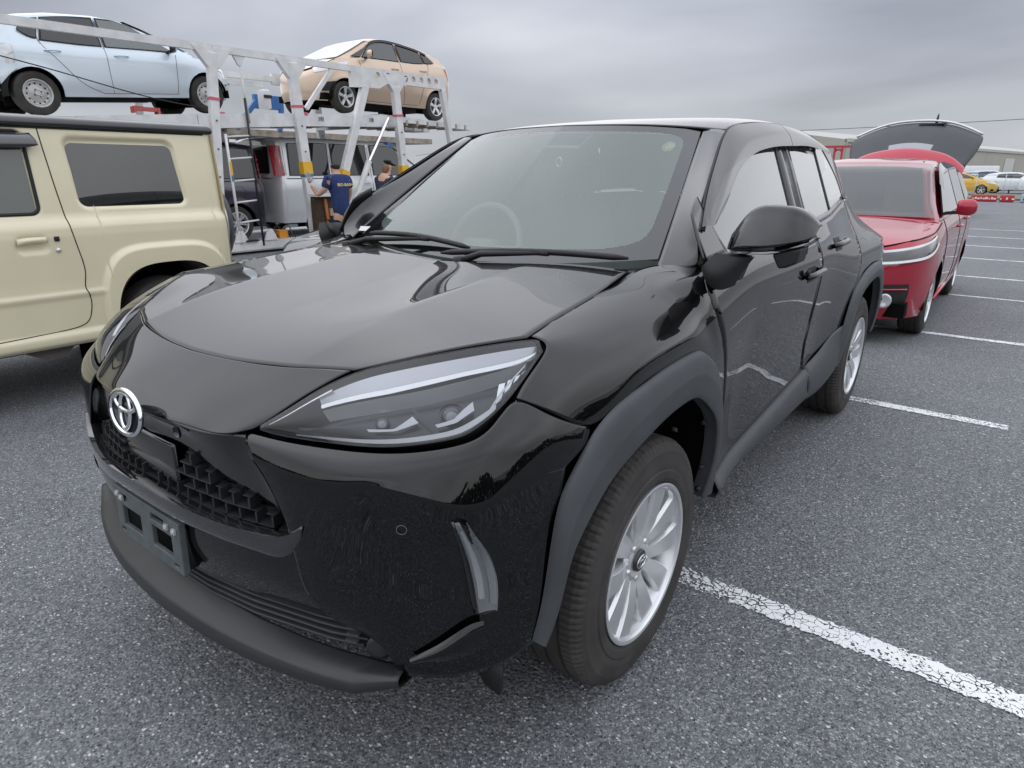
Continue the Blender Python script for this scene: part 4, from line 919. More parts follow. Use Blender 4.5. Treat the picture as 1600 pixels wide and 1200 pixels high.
# ================================================================== generic cars
def paint(name, col, metal=.2, rough=.32, coat_ior=1.5):
    return mat(name, col, rough=rough, metal=metal, coat=1, coat_ior=coat_ior, coat_rough=.02)
CARG = glass('car_glass', (.40, .44, .43), ior=1.55, boost=1.5, haze=.22, hcol=(.16, .17, .17))
CARGD = glass('dark_car_glass', (.06, .06, .065), ior=1.55, boost=1.3, haze=.35, hcol=(.030, .030, .034))
RED = mat('tail_lamp_red', (.42, .02, .035), rough=.2, coat=1)
SEAM = mat('panel_gap', (.01, .01, .01), rough=.8)
class Car:
    """car facing -y, nose at y=0, ground z=0 (before K scale)"""
    def __init__(s, name, label, L, W, wb, fo, Rt, zb, zbot, zr, cabin, tumble, pm, plan_f=.16, plan_r=.10, group=None, rim=.19, kind='five', trimm=None, arch=1.16, mid=.016, df=.80, nf=2.5, dr=.42, nr=3.2):
        s.L, s.W, s.wb, s.fo, s.Rt = L, W, wb, fo, Rt; s.zbp, s.zbotp, s.zrp = zb, zbot, zr
        s.ya, s.yt, s.yb, s.yd = cabin      # windscreen base, windscreen top, rear glass top, rear end of cabin
        s.tum = tumble; s.pm = pm; s.pf, s.pr = plan_f, plan_r; s.arch = arch*Rt; s.mid = mid
        s.t = thing(name, label, 'car', group=group); s.t.scale = (K, K, K)
        s.rim, s.kind = rim, kind
        s.df, s.nf, s.dr, s.nr = df, nf, dr, nr
    def curve1(s, pts, y):
        p = np.array(pts, float)
        if not hasattr(s, '_c'): s._c = {}
        k = id(pts)
        if k not in s._c:
            yy = np.linspace(p[0, 0], p[-1, 0], 400); v = np.interp(yy, p[:, 0], p[:, 1]); n = 15
            ker = np.hanning(n); ker /= ker.sum(); v2 = np.convolve(np.pad(v, n//2, mode='edge'), ker, 'valid'); s._c[k] = (yy, v2)
        return float(np.interp(y, *s._c[k]))
    def zb(s, y): return s.curve1(s.zbp, y)
    def zr(s, y): return s.curve1(s.zrp, y)
    def w(s, y):
        h = s.W/2
        if y < s.df: h *= (1-(1-max(y, 0)/s.df)**s.nf)**(1/s.nf)
        if y > s.L-s.dr: h *= (1-(1-max(s.L-y, 0)/s.dr)**s.nr)**(1/s.nr)
        return h
    def zbot(s, y):
        z = s.curve1(s.zbotp, y)
        for c in (s.fo, s.fo+s.wb):
            d = abs(y-c)
            if d < s.arch: z = max(z, s.Rt+math.sqrt(s.arch**2-d*d)*1.0)
        return z
    def off(s, y, z):
        b = s.curve1(s.zbotp, y); t = (z-b)/(s.zb(y)-b+1e-6)
        fl = 0
        for c in (s.fo, s.fo+s.wb): fl = max(fl, math.exp(-((math.hypot(y-c, z-s.Rt)-s.arch)/.06)**2)*.012)
        return -.05*max(0, (t-.72)/.28)**2-.035*max(0, (.30-t)/.30)**1.5-s.mid*(1-abs(t-.55)/.45 if t > .1 and t < 1 else 0)*(-1 if False else 0)+s.mid*math.sin(math.pi*min(max(t, 0), 1))*.6+fl
    def xs(s, y, z): return max(0, s.w(y)+s.off(y, z))
    def surf(s, u, z, d=0):
        """point on the wrap-round skin: u 0..1 from the nose centre round the corner, then metres along the side"""
        if u <= 1:
            a = u*math.pi/2; X0 = s.W/2*math.sin(a)**(2/s.nf); Y0 = s.df*(1-math.cos(a)**(2/s.nf) if a < 1.5707 else 1)
        elif u <= 1+s.L-s.df-s.dr: X0, Y0 = s.W/2, s.df+(u-1)
        else:
            a = max(0, (2+s.L-s.df-s.dr-u))*math.pi/2; X0 = s.W/2*math.sin(a)**(2/s.nr); Y0 = s.L-s.dr*(1-math.cos(a)**(2/s.nr))
        nx, ny = 1.0, 0.0
        if u < 1: a = u*math.pi/2; nx, ny = math.sin(a)**(2-2/s.nf), -math.cos(a)**(2-2/s.nf)
        elif u > 1+s.L-s.df-s.dr: nx, ny = math.sin(a)**(2-2/s.nr), math.cos(a)**(2-2/s.nr)
        q = math.hypot(nx, ny); o = s.off(Y0, z)+d
        return (max(0, X0+nx/q*o) if u > .001 and u < 1.999+s.L-s.df-s.dr else 0, Y0+ny/q*o, z)
    def cx(s, y, z):      # cabin side
        return s.w(y)-.055-s.tum*(z-s.zb(y))
    def build(s, under=True):
        t = s.t; nz = 14; U1 = 1+s.L-s.df-s.dr
        us = sorted(set(list(np.linspace(0, 1, 26))+list(np.linspace(1, U1, 56))+list(np.linspace(U1, U1+1, 20))+[min(max(1+c+s.arch*math.cos(a)-s.df, 1), U1) for c in (s.fo, s.fo+s.wb) for a in np.linspace(.0, math.pi, 25)]))
        def col(u):
            y = s.surf(u, .6)[1]
            zl, zt = s.zbot(min(max(y, 0), s.L)), s.zb(min(max(y, 0), s.L)); return [s.surf(u, z) for z in np.linspace(zl, zt, nz)]
        G = np.array([col(u) for u in us]); s.top = np.array([c[-1] for c in G])
        cen = (0, s.L/2, .5)
        for sg in (1, -1):
            g_ = gpanel(G, cen); o = obj('body_side', g_ if sg > 0 else mirx(g_), s.pm, t); sharp(o, 60)
        # bonnet / deck and rear ledge
        def deck(ya, yb_, nm, crown=.03):
            rows = []
            for y in (ya+(yb_-ya)*np.linspace(0, 1, 24)**(1.6 if nm == 'bonnet' else 1)):
                x = float(np.interp(y, s.top[:60, 1], s.top[:60, 0])) if y < s.L/2 else float(np.interp(-y, -s.top[::-1, 1], s.top[::-1, 0])); rows.append([(x*u, y, s.zb(max(y, 0))+crown*(1-u*u)*min(1, (y-ya+.02)/.3 if nm == 'bonnet' else 1)) for u in np.linspace(-1, 1, 15)])
            return obj(nm, gpanel(np.array(rows), (0, s.L/2, 0)), s.pm, t)
        s.hood = deck(float(s.top[0, 1]), s.ya+.12, 'bonnet')
        if s.L-s.yd > .05: deck(s.yd-.1, s.L, 'rear_deck', .02)
        w_ = deck(s.ya, s.yd, 'waist_shelf', .0); w_.data.materials.clear(); w_.data.materials.append(DASHM)
        # cabin shell
        rows = []
        for y in np.linspace(s.ya, s.yd, 44):
            zr, zb = s.zr(y), s.zb(y)-.01; h = max(zr-zb, .004); wb = s.w(y)-.052; wt = max(.3, wb-s.tum*h); r = min(.10, h*.5)
            prof = [(wb, zb), (wb-(wb-wt)*.33, zb+(h-r)*.33), (wb-(wb-wt)*.66, zb+(h-r)*.66), (wt+.004, zr-r), (wt-.012, zr-r*.50), (wt-.045, zr-r*.20), (wt-.12, zr-r*.05), (wt*.5, zr+.008), (0, zr+.012)]
            rows.append(prof[:-1] and [(x, y, z) for x, z in prof]+[(-x, y, z) for x, z in reversed(prof[:-1])])
        CG = np.array(rows); s.CG = CG
        V_, F_ = gpanel(CG, cen); nc = CG.shape[1]; keep = []
        for q in F_:
            ij = [divmod(k, nc) for k in q]; yy = np.mean([V_[k][1] for k in q]); jj = np.mean([j for _, j in ij])
            if s.ya+.06 < yy < s.yt-.05 and 6 <= jj <= nc-1-6: continue
            keep.append(q)
        o = obj('cabin', (V_, keep), s.pm, t); sharp(o, 50); s.cabin = o
        # rear closure of the cabin
        last = CG[-1]; ring = [tuple(p) for p in last]
        obj('cabin_rear', (ring, [tuple(range(len(ring)))]), s.pm, t)
        obj('underbody', box(0, s.L/2, s.curve1(s.zbotp, s.L/2)+.06, s.W-.22, s.L-.35, .12), VOID, t, smooth=False)
        for sg in (1, -1):
            for c in (s.fo, s.fo+s.wb):
                a = np.linspace(-.1, math.pi+.1, 22); R_ = s.arch+.012
                Wl = np.array([[(sg*x, c+R_*math.cos(q), max(.2, s.Rt+R_*math.sin(q))) for q in a] for x in (s.w(c)-.012, s.w(c)-.30)])
                obj('wheel_well', grid(Wl), VOID, t); obj('wheel_well_back', box(sg*(s.w(c)-.31), c, s.Rt+.16, .01, 2*R_, .62), VOID, t, smooth=False)
                wheel(t, s.w(c)-.012, c, s.kind, sg, s.Rt, s.rim, .19)
        return s
    def window(s, pts, m=None, name='window', both=True, border=.022, par=None):
        """quad net in (y,z): rows of points, mapped on the cabin side"""
        m = m or CARG
        P = np.array([[(s.cx(y, z)+.010, y, z) for y, z in r] for r in pts])
        Gw = net(P, 10, 14); Bd = Gw.reshape(-1, 3).mean(0); 
        B2 = offs(Gw, -.004, (0, s.L/2, .5)); B2 = B2+(B2-Bd)*np.array((0, 1, 1))*(border*2/max(.2, Gw[:, :, 2].max()-Gw[:, :, 2].min()))*.6
        for sg in (1, -1) if both else (1,):
            f = lambda g_: g_ if sg > 0 else mirx(g_)
            fr_ = obj(name+'_frame', f(gpanel(B2, (0, s.L/2, .5))), DARK, s.t)
            obj(name, f(gpanel(Gw, (0, s.L/2, .5))), m, fr_)
    def screens(s, wm=None, rm=None, rear=True, y0=None, y1=None):
        def topnet(ya, yb_, nm, m, inset):
            rows = []
            for y in np.linspace(ya, yb_, 14):
                h = max(s.zr(y)-s.zb(y), .01); wt = s.w(y)-.052-s.tum*h-inset
                rows.append([(u*wt, y, s.zr(y)+.018-(.04*min(1, h/.3))*max(0, abs(u)-.45)**2) for u in np.linspace(-1, 1, 17)])
            o = obj(nm, gpanel(np.array(rows), (0, s.L/2, 0)), m, s.cabin)
            return o
        topnet(s.ya+.03, s.yt-.02, 'windscreen', wm or CARG, .03)
        if rear: topnet(s.yb+.05, s.yd-.02, 'rear_glass', rm or CARGD, .10)
    def seam(s, pts, both=True, nm='panel_seam', r=.0035):
        c = curve([(y, z, 0) for y, z in pts], 24)
        P = [(s.xs(y, z)+.0005 if z <= s.zb(y) else s.cx(y, z)+.003, y, z) for y, z, _ in c]
        for sg in (1, -1) if both else (1,):
            g_ = tube(P, r, 5, False); obj(nm, g_ if sg > 0 else mirx(g_), SEAM, s.t)
    def handle(s, y, z, both=True, m=None):
        for sg in (1, -1) if both else (1,):
            x = s.xs(y, z); g_ = tube(curve([(x, y-.10, z), (x+.028, y-.07, z+.002), (x+.032, y+.05, z+.003), (x, y+.10, z)], 14), .011, 8)
            obj('door_handle', g_ if sg > 0 else mirx(g_), m or s.pm, s.t)
    def mirror(s, y, z, both=True, m=None, k=.85):
        for sg in (1, -1) if both else (1,):
            x = s.cx(y, s.zb(y))+.02
            rows = np.array([[(x+dx, y-.02-h*.45*math.cos(a), z+h*math.sin(a)) for a in np.linspace(-math.pi/2, math.pi*.5, 9)] for dx, h in ((.05, .03*k), (.06, .07*k), (.05+.09*k, .085*k), (.05+.15*k, .075*k), (.05+.185*k, .04*k))])
            g_ = gpanel(net(rows, 14, 18), (x+.14, y+.03, z)); o = obj('side_mirror', g_ if sg > 0 else mirx(g_), m or s.pm, s.t); solid(o, .006)
            b_ = box(x+.05+.09*k, y+.0, z, .16*k, .02, .13*k); obj('mirror_back', b_ if sg > 0 else mirx(b_), DARK, o, smooth=False)
            a_ = beam((x-.03, y+.01, z-.06), (x+.09, y, z-.045), .05, .03); obj('mirror_arm', a_ if sg > 0 else mirx(a_), DARK, o, smooth=False)
    def patch(s, nm, pts, m, d=.006, both=True, par=None):
        """lamp / trim patch on the body side surface, rows of (y,z)"""
        Q = net(np.array([[(y, z, 0) for y, z in r] for r in pts], float), 8, 16); P = np.array([[(s.xs(q[0], q[1])+d, q[0], q[1]) for q in r] for r in Q]); g_ = gpanel(P, (0, s.L/2, .5))
        for sg in (1, -1) if both else (1,): obj(nm, g_ if sg > 0 else mirx(g_), m, par or s.t)
    def place(s, x, y, z=0, rz=0, rx=0):
        s.t.location = (x, y, z); s.t.rotation_euler = (rx, 0, rz); return s
LAMPC = mat('lamp_clear', (.55, .57, .58), rough=.12, metal=.4, coat=1)
# ------------------------------------------------ red wagon behind, tailgate up
REDP = paint('red_paint', (.37, .007, .030), metal=.35, rough=.3)
red = Car('red_wagon', 'red wagon with its tailgate raised, parked behind the black SUV', 4.40, 1.695, 2.53, .90, .305,
          zb=[(0, .78), (.25, .86), (.7, .93), (1.05, .985), (1.6, 1.0), (3.0, 1.03), (4.0, 1.06), (4.4, 1.0)], zbot=[(0, .22), (.5, .22), (.9, .24), (3.4, .25), (4.4, .32)],
          zr=[(.98, .98), (1.3, 1.17), (1.75, 1.42), (1.95, 1.49), (2.4, 1.535), (3.2, 1.53), (3.9, 1.47), (4.25, 1.40)], cabin=(.98, 1.88, 3.95, 4.25), tumble=.42, pm=REDP, rim=.20, kind='multi', plan_f=.20)
red.build()
red.screens(wm=glass('red_ws', (.66, .76, .72), ior=1.55, boost=1.3, haze=.05, hcol=(.40, .46, .44)), rear=False)
red.window([[(1.92, 1.46), (2.2, 1.49), (2.55, 1.49)], [(1.25, 1.04), (1.9, 1.04), (2.5, 1.05)]], name='front_window')
red.window([[(2.62, 1.49), (2.95, 1.48), (3.35, 1.46)], [(2.57, 1.05), (3.0, 1.06), (3.42, 1.08)]], CARGD, name='rear_window')
red.window([[(3.44, 1.44), (3.7, 1.41), (3.9, 1.36)], [(3.52, 1.10), (3.8, 1.12), (4.05, 1.15)]], CARGD, name='quarter_window')
red.seam([(1.22, 1.0), (1.24, .8), (1.30, .5), (1.32, .28)]); red.seam([(2.53, 1.45), (2.50, 1.0), (2.50, .6), (2.52, .3)]); red.seam([(3.3, 1.0), (3.25, .8), (3.05, .6), (2.98, .3)])
red.handle(2.32, .88); red.handle(3.12, .92); red.mirror(1.42, 1.10)
def front_patch(car, nm, pts, m, d=.008, both=True, par=None):
    """patch wrapped on nose + front corner: rows of (u, z)"""
    Q = net(np.array([[(u, z, 0) for u, z in r] for r in pts], float), 10, 24); P = np.array([[car.surf(q[0], q[1], d) for q in r] for r in Q])
    g_ = gpanel(P, (0, car.L/2, .5))
    for sg in (1, -1) if both else (1,): obj(nm, g_ if sg > 0 else mirx(g_), m, par or car.t)
front_patch(red, 'headlight', [[(.10, .775), (.30, .785), (.55, .815), (.80, .858), (.93, .895)], [(.12, .72), (.30, .722), (.56, .74), (.82, .80), (.95, .865)], [(.14, .675), (.32, .672), (.56, .69), (.78, .735), (.92, .81)]], mat('smoked_lamp', (.13, .135, .14), rough=.15, metal=.5, coat=1), .006)
front_patch(red, 'headlight_brow', [[(.10, .775), (.30, .785), (.55, .815), (.80, .858), (.93, .895)], [(.10, .760), (.30, .768), (.55, .797), (.80, .842), (.93, .880)]], LAMPC, .010)
front_patch(red, 'headlight_core', [[(.22, .762), (.35, .768), (.58, .792), (.76, .825)], [(.24, .715), (.36, .714), (.60, .735), (.78, .775)]], mat('lamp_dark_core', (.05, .055, .06), rough=.2, coat=1), .011)
front_patch(red, 'headlight_bar', [[(.16, .702), (.35, .702), (.58, .722), (.80, .765), (.92, .84)], [(.16, .685), (.35, .684), (.58, .702), (.80, .742), (.93, .825)]], LAMPB, .013)
front_patch(red, 'fog_bezel', [[(.30, .52), (.45, .52), (.60, .52)], [(.30, .42), (.46, .42), (.605, .42)], [(.30, .33), (.45, .33), (.58, .33)]], DARK, .004)
for sg in (1, -1):
    o = obj('fog_lamp', revolve_x([(.002, 0), (.004, .03), (.008, .045), (.008, .055), (0, .062)], 24), LAMPC, red.t, (sg*red.surf(.42, .39, .004)[0], red.surf(.42, .39, .004)[1], .385), (0, 0, R(-68) if sg > 0 else R(-112)))
    obj('fog_trim', tube([(sg*red.surf(u, .48, .008)[0], red.surf(u, .48, .008)[1], .478) for u in np.linspace(.30, .58, 8)], .008, 6), REDP, red.t)
front_patch(red, 'front_grille', [[(0, .77), (.06, .77), (.12, .77)], [(0, .66), (.07, .66), (.14, .66)]], DARK, .006); front_patch(red, 'lower_grille', [[(0, .46), (.14, .46), (.26, .46)], [(0, .30), (.14, .30), (.26, .30)]], DARK, .006)
red.seam([(.30, .868), (.75, .925), (1.05, .975)], nm='bonnet_seam', r=.006)
for sg in (1, -1): obj('sill_garnish', beam((sg*.83, 1.25, .27), (sg*.83, 3.05, .30), .03, .03), REDP, red.t)
# windows visor
for sg in (1, -1):
    vis = np.array([[(red.cx(y, z)+d, y, z) for y, z in [(1.55, 1.30-o_), (1.80, 1.43-o_), (2.0, 1.485-o_), (2.5, 1.50-o_)]] for o_, d in ((0, .012), (.06, .035))])
    g_ = gpanel(net(vis, 6, 20), (0, 2, .5)); obj('door_visor', g_ if sg > 0 else mirx(g_), VISM, red.t)
# raised tailgate: hinged at the rear edge of the roof
tgO = thing('t_', 'x', 'x'); bpy.data.objects.remove(tgO)
tailgate = obj('raised_tailgate', gpanel(net([[(-.60, 4.10, 1.42), (-.34, 4.08, 1.47), (0, 4.07, 1.49), (.34, 4.08, 1.47), (.60, 4.10, 1.42)],
                                              [(-.70, 4.36, 1.58), (-.38, 4.36, 1.68), (0, 4.36, 1.71), (.38, 4.36, 1.68), (.70, 4.36, 1.58)],
                                              [(-.76, 4.68, 1.80), (-.40, 4.72, 1.93), (0, 4.74, 1.97), (.40, 4.72, 1.93), (.76, 4.68, 1.80)],
                                              [(-.72, 4.84, 1.86), (-.38, 4.90, 2.00), (0, 4.92, 2.04), (.38, 4.90, 2.00), (.72, 4.84, 1.86)]], 24, 30), (0, 4.0, 3)), mat('tailgate_lining', (.030, .032, .038), rough=.5, var=.1), red.t); solid(tailgate, .05, 1)
TGN = [[(-.56, 4.18, 1.482), (0, 4.14, 1.545), (.56, 4.18, 1.482)], [(-.62, 4.40, 1.622), (0, 4.42, 1.765), (.62, 4.40, 1.622)]]
obj('tailgate_glass', gpanel(offs(net(TGN, 10, 16), .006, (0, 5.0, 1)), (0, 4.0, 3)), mat('tailgate_window', (.22, .23, .25), rough=.2, coat=1), tailgate)
obj('roof_spoiler', gpanel(net([[(-.66, 3.90, 1.36), (-.5, 3.92, 1.44), (-.25, 3.93, 1.48), (0, 3.93, 1.49), (.25, 3.93, 1.48), (.5, 3.92, 1.44), (.66, 3.90, 1.36)], [(-.67, 4.0, 1.46), (-.50, 4.02, 1.585), (-.25, 4.03, 1.655), (0, 4.03, 1.68), (.25, 4.03, 1.655), (.50, 4.02, 1.585), (.67, 4.0, 1.46)], [(-.64, 4.06, 1.47), (-.48, 4.08, 1.60), (-.25, 4.09, 1.67), (0, 4.09, 1.695), (.25, 4.09, 1.67), (.48, 4.08, 1.60), (.64, 4.06, 1.47)]], 10, 30), (0, 4.5, .5)), REDP, tailgate)
hb_ = obj('tailgate_handle', join(box(0, 0, .04, .30, .05, .02), box(.145, 0, 0, .02, .05, .09), box(-.15, 0, 0, .02, .05, .09), box(0, 0, -.04, .30, .05, .02)), DARK, tailgate, (.16, 4.80, 1.97), (R(-30), 0, 0), smooth=False)
obj('tailgate_edge_highlight', tube(curve([(-.74, 4.80, 1.87), (-.40, 4.88, 2.02), (0, 4.91, 2.065), (.40, 4.88, 2.02), (.74, 4.80, 1.87)], 30), .016, 8), LAMPC, tailgate)  # pale tube paints a highlight along the tailgate's top edge
for sg in (1, -1): obj('gas_strut', tube([(sg*.60, 4.12, 1.26), (sg*.68, 4.45, 1.62)], .011, 8), DARK, tailgate)
obj('roof_antenna', tube([(0, 0, 0), (0, .05, .10), (0, .06, .13)], [.02, .012, .004], 8), DARK, red.t, (.19, 4.9, 2.02))
red.place(.175, 5.09, 0, 0)
# seats seen through the red car's screen
for sx in (-.36, .36):
    o = obj('seat', box(sx, 2.2, .95, .46, .14, .75), SEATM, red.t); bevel(o, .06, 3); o2 = obj('headrest', box(sx, 2.25, 1.38, .26, .10, .16), SEATM, red.t); bevel(o2, .04, 3)
# ------------------------------------------------ light blue hatchback on the upper deck
LBP = paint('pale_blue_paint', (.60, .68, .74), metal=.15, rough=.35)
lb = Car('pale_blue_hatchback', 'pale blue small hatchback chained on the upper deck of the transporter', 3.395, 1.475, 2.455, .60, .283,
         zb=[(0, .62), (.15, .70), (.5, .79), (.9, .85), (1.4, .86), (2.4, .88), (3.1, .91), (3.395, .90)], zbot=[(0, .22), (.4, .22), (.8, .23), (2.9, .24), (3.395, .34)],
         zr=[(.72, .86), (1.0, 1.0), (1.35, 1.18), (1.65, 1.295), (2.0, 1.345), (2.6, 1.335), (3.0, 1.285), (3.2, 1.20), (3.36, 1.0)], cabin=(.72, 1.62, 3.08, 3.37), tumble=.36, pm=LBP, kind='steel', rim=.178, plan_f=.18, plan_r=.08)
lb.build(); lb.screens()
lb.window([[(1.55, 1.20), (1.75, 1.265), (2.0, 1.285)], [(1.05, .895), (1.5, .905), (2.0, .915)]], glass('clear_car_glass', (.62, .70, .67), ior=1.5, boost=1.4, haze=.25, hcol=(.5, .55, .53)), name='front_window')
lb.window([[(2.08, 1.285), (2.4, 1.275), (2.72, 1.24)], [(2.08, .92), (2.4, .93), (2.82, .96)], ], CARGD, name='rear_window')
lb.window([[(2.78, 1.23), (2.9, 1.21), (3.0, 1.17)], [(2.88, .98), (2.96, 1.0), (3.06, 1.07)]], CARGD, name='quarter_window')
lb.seam([(1.0, .85), (1.04, .7), (1.08, .4), (1.10, .29)]); lb.seam([(2.04, 1.27), (2.04, .88), (2.06, .6), (2.06, .29)]); lb.seam([(2.80, 1.2), (2.86, .95), (2.66, .65), (2.46, .42), (2.2, .29)]); lb.seam([(1.08, .285), (1.6, .285), (2.2, .285)])
lb.handle(1.84, .79); lb.handle(2.74, .82); lb.mirror(1.10, .935)
lb.patch('headlight', [[(.16, .68), (.35, .73), (.58, .78)], [(.12, .60), (.30, .65), (.50, .72)]], LAMPC); lb.patch('tail_lamp', [[(3.20, .89), (3.27, .89), (3.33, .88)], [(3.22, .66), (3.28, .65), (3.34, .65)]], LAMPC)
lb.patch('door_lower_strip', [[(1.10, .34), (1.6, .33), (2.30, .35)], [(1.10, .325), (1.6, .315), (2.30, .335)]], LBP, .006)
for y in (2.05, 1.45): pass
# ------------------------------------------------ beige hatchback on the upper deck
BGP = paint('beige_paint', (.56, .43, .315), metal=.3, rough=.32)
bg_ = Car('beige_hatchback', 'beige metallic hatchback at the tail of the upper deck', 3.78, 1.695, 2.53, .64, .293,
          zb=[(0, .72), (.2, .84), (0.44, .95), (0.84, 1.01), (1.44, 1.04), (2.64, 1.09), (3.34, 1.13), (3.795, 1.10)], zbot=[(0, .22), (0.34, .20), (0.84, .22), (3.14, .23), (3.795, .33)],
          zr=[(0.5, .97), (0.84, 1.14), (1.34, 1.40), (1.59, 1.49), (1.94, 1.525), (2.54, 1.50), (3.14, 1.41), (3.44, 1.30), (3.7, 1.13)], cabin=(.50, 1.50, 3.09, 3.70), tumble=.40, pm=BGP, kind='five', rim=.188, plan_f=.24, plan_r=.12, mid=.03)
bg_.build(); bg_.screens()
bg_.window([[(1.46, 1.38), (1.69, 1.44), (2.06, 1.45)], [(1.16, 1.08), (1.64, 1.09), (2.09, 1.10)]], CARG, name='front_window')
bg_.window([[(2.17, 1.45), (2.44, 1.43), (2.76, 1.38)], [(2.2, 1.11), (2.54, 1.12), (2.84, 1.15)]], CARGD, name='rear_window')
bg_.window([[(2.84, 1.36), (2.96, 1.33), (3.06, 1.28)], [(2.9, 1.16), (3.04, 1.17), (3.18, 1.20)]], CARGD, name='quarter_window')
bg_.window([[(1.22, 1.24), (1.3, 1.29), (1.38, 1.34)], [(0.86, 1.06), (0.98, 1.065), (1.1, 1.075)]], CARGD, name='front_quarter_window')
for sg in (1, -1):
    vis = np.array([[(bg_.cx(y, z)+d, y, z) for y, z in [(1.39, 1.37-o_), (1.64, 1.46-o_), (2.14, 1.48-o_), (2.79, 1.41-o_), (2.99, 1.36-o_)]] for o_, d in ((0, .012), (.05, .03))])
    g_ = gpanel(net(vis, 5, 20), (0, 2, .5)); obj('door_visor', g_ if sg > 0 else mirx(g_), DARK, bg_.t)
bg_.seam([(1.02, 1.0), (1.04, .8), (1.06, .4), (1.09, .26)]); bg_.seam([(2.14, 1.4), (2.14, 1.0), (2.18, .6), (2.18, .27)]); bg_.seam([(2.99, 1.2), (2.94, 1.0), (2.79, .7), (2.64, .3)])
bg_.seam([(1.09, .265), (1.74, .265), (2.59, .28)])
bg_.handle(1.96, .93); bg_.handle(2.79, .98); bg_.mirror(1.22, 1.12)
front_patch(bg_, 'headlight', [[(.36, .80), (.55, .83), (.80, .89), (.98, .94)], [(.40, .70), (.58, .73), (.80, .80), (.95, .88)]], LAMPC)
front_patch(bg_, 'fog_recess', [[(.50, .52), (.62, .54), (.74, .56)], [(.50, .38), (.62, .38), (.74, .40)]], DARK)
bg_.patch('tail_lamp', [[(3.46, 1.10), (3.59, 1.10), (3.74, 1.08)], [(3.58, .86), (3.68, .86), (3.77, .86)]], RED)
# ------------------------------------------------ dark purple minivan and silver minivan on the lower deck
PUP = paint('dark_purple_paint', (.045, .040, .058), metal=.5, rough=.3)
pv = Car('purple_minivan', 'dark purple minivan on the lower deck, seen behind the ladder', 4.265, 1.695, 2.74, .84, .312,
         zb=[(0, .80), (.3, .93), (.8, 1.02), (1.2, 1.06), (4.0, 1.08), (4.265, 1.06)], zbot=[(0, .22), (4.265, .27)],
         zr=[(.7, 1.0), (1.0, 1.2), (1.5, 1.52), (1.8, 1.66), (2.4, 1.71), (3.6, 1.70), (4.1, 1.66), (4.24, 1.58)], cabin=(.7, 1.66, 4.05, 4.25), tumble=.20, pm=PUP, kind='multi', rim=.205, dr=.16, nr=2.6)
pv.build(); pv.screens(rear=False)
pv.window([[(1.7, 1.56), (2.0, 1.60), (2.3, 1.60)], [(1.3, 1.09), (1.8, 1.09), (2.3, 1.09)]], CARGD, name='front_window')
pv.window([[(2.42, 1.60), (2.8, 1.60), (3.16, 1.60)], [(2.42, 1.09), (2.8, 1.09), (3.2, 1.09)]], CARGD, name='sliding_door_window')
pv.window([[(3.24, 1.60), (3.6, 1.59), (3.98, 1.57)], [(3.28, 1.09), (3.65, 1.09), (4.08, 1.10)]], CARGD, name='rear_window')
pv.patch('fuel_lid', [[(3.56, .93), (3.75, .93)], [(3.56, .76), (3.75, .76)]], PUP, .006); pv.seam([(3.56, .93), (3.75, .93), (3.76, .77), (3.57, .76), (3.56, .93)]); pv.seam([(2.36, 1.5), (2.36, 1.0), (2.40, .6), (2.40, .3)]); pv.seam([(3.22, 1.5), (3.22, 1.0), (3.10, .6), (3.02, .3)])
pv.patch('slide_rail', [[(2.5, 1.045), (3.3, 1.045), (4.15, 1.05)], [(2.5, 1.03), (3.3, 1.03), (4.15, 1.035)]], SEAM, .004)
for sg in (1, -1):
    g_ = np.array([[(pv.cx(y, z)+.014, y, z) for z in np.linspace(1.0, 1.52, 8)] for y in (4.12, 4.18, 4.235)]); g_ = gpanel(g_, (0, 2, .5)); obj('tail_lamp', g_ if sg > 0 else mirx(g_), RED, pv.t)
    for k_ in range(5):
        q = tube([(pv.cx(4.14, 1.08+.08*k_)+.018, 4.12, 1.06+.085*k_), (pv.cx(4.2, 1.12+.08*k_)+.018, 4.22, 1.075+.085*k_)], .006, 5); obj('lamp_rib', q if sg > 0 else mirx(q), LAMPW, pv.t)
SVP = paint('silver_white_paint', (.64, .66, .68), metal=.3, rough=.33)
sv = Car('silver_minivan', 'silver minivan on the lower deck with red tail lamps and open sliding window line', 4.70, 1.72, 2.89, .90, .315,
         zb=[(0, .85), (.3, .98), (.8, 1.05), (1.2, 1.09), (4.4, 1.11), (4.70, 1.10)], zbot=[(0, .22), (4.70, .27)],
         zr=[(.6, 1.05), (1.0, 1.3), (1.5, 1.62), (1.8, 1.78), (2.4, 1.83), (4.0, 1.83), (4.5, 1.81), (4.68, 1.74)], cabin=(.6, 1.66, 4.5, 4.68), tumble=.17, pm=SVP, kind='multi', rim=.205, dr=.14, nr=2.6)
sv['label'] if False else None
sv.t['label'] = 'silver minivan on the lower deck, its tail towards the purple minivan'
sv.build(); sv.screens(rear=False)
sv.window([[(1.72, 1.70), (2.0, 1.72), (2.35, 1.73)], [(1.25, 1.14), (1.8, 1.14), (2.35, 1.14)]], CARG, name='front_window')
sv.window([[(2.50, 1.72), (2.9, 1.72), (3.36, 1.72)], [(2.50, 1.14), (2.9, 1.14), (3.40, 1.14)]], CARGD, name='sliding_door_window')
sv.window([[(3.48, 1.72), (3.9, 1.72), (4.34, 1.70)], [(3.50, 1.14), (3.9, 1.14), (4.40, 1.14)]], CARGD, name='rear_window')
sv.seam([(2.43, 1.7), (2.43, 1.0), (2.46, .6), (2.46, .3)]); sv.seam([(3.44, 1.7), (3.44, 1.0), (3.40, .7), (3.20, .5), (3.18, .3)]); sv.handle(2.28, .98); sv.handle(2.62, .98)
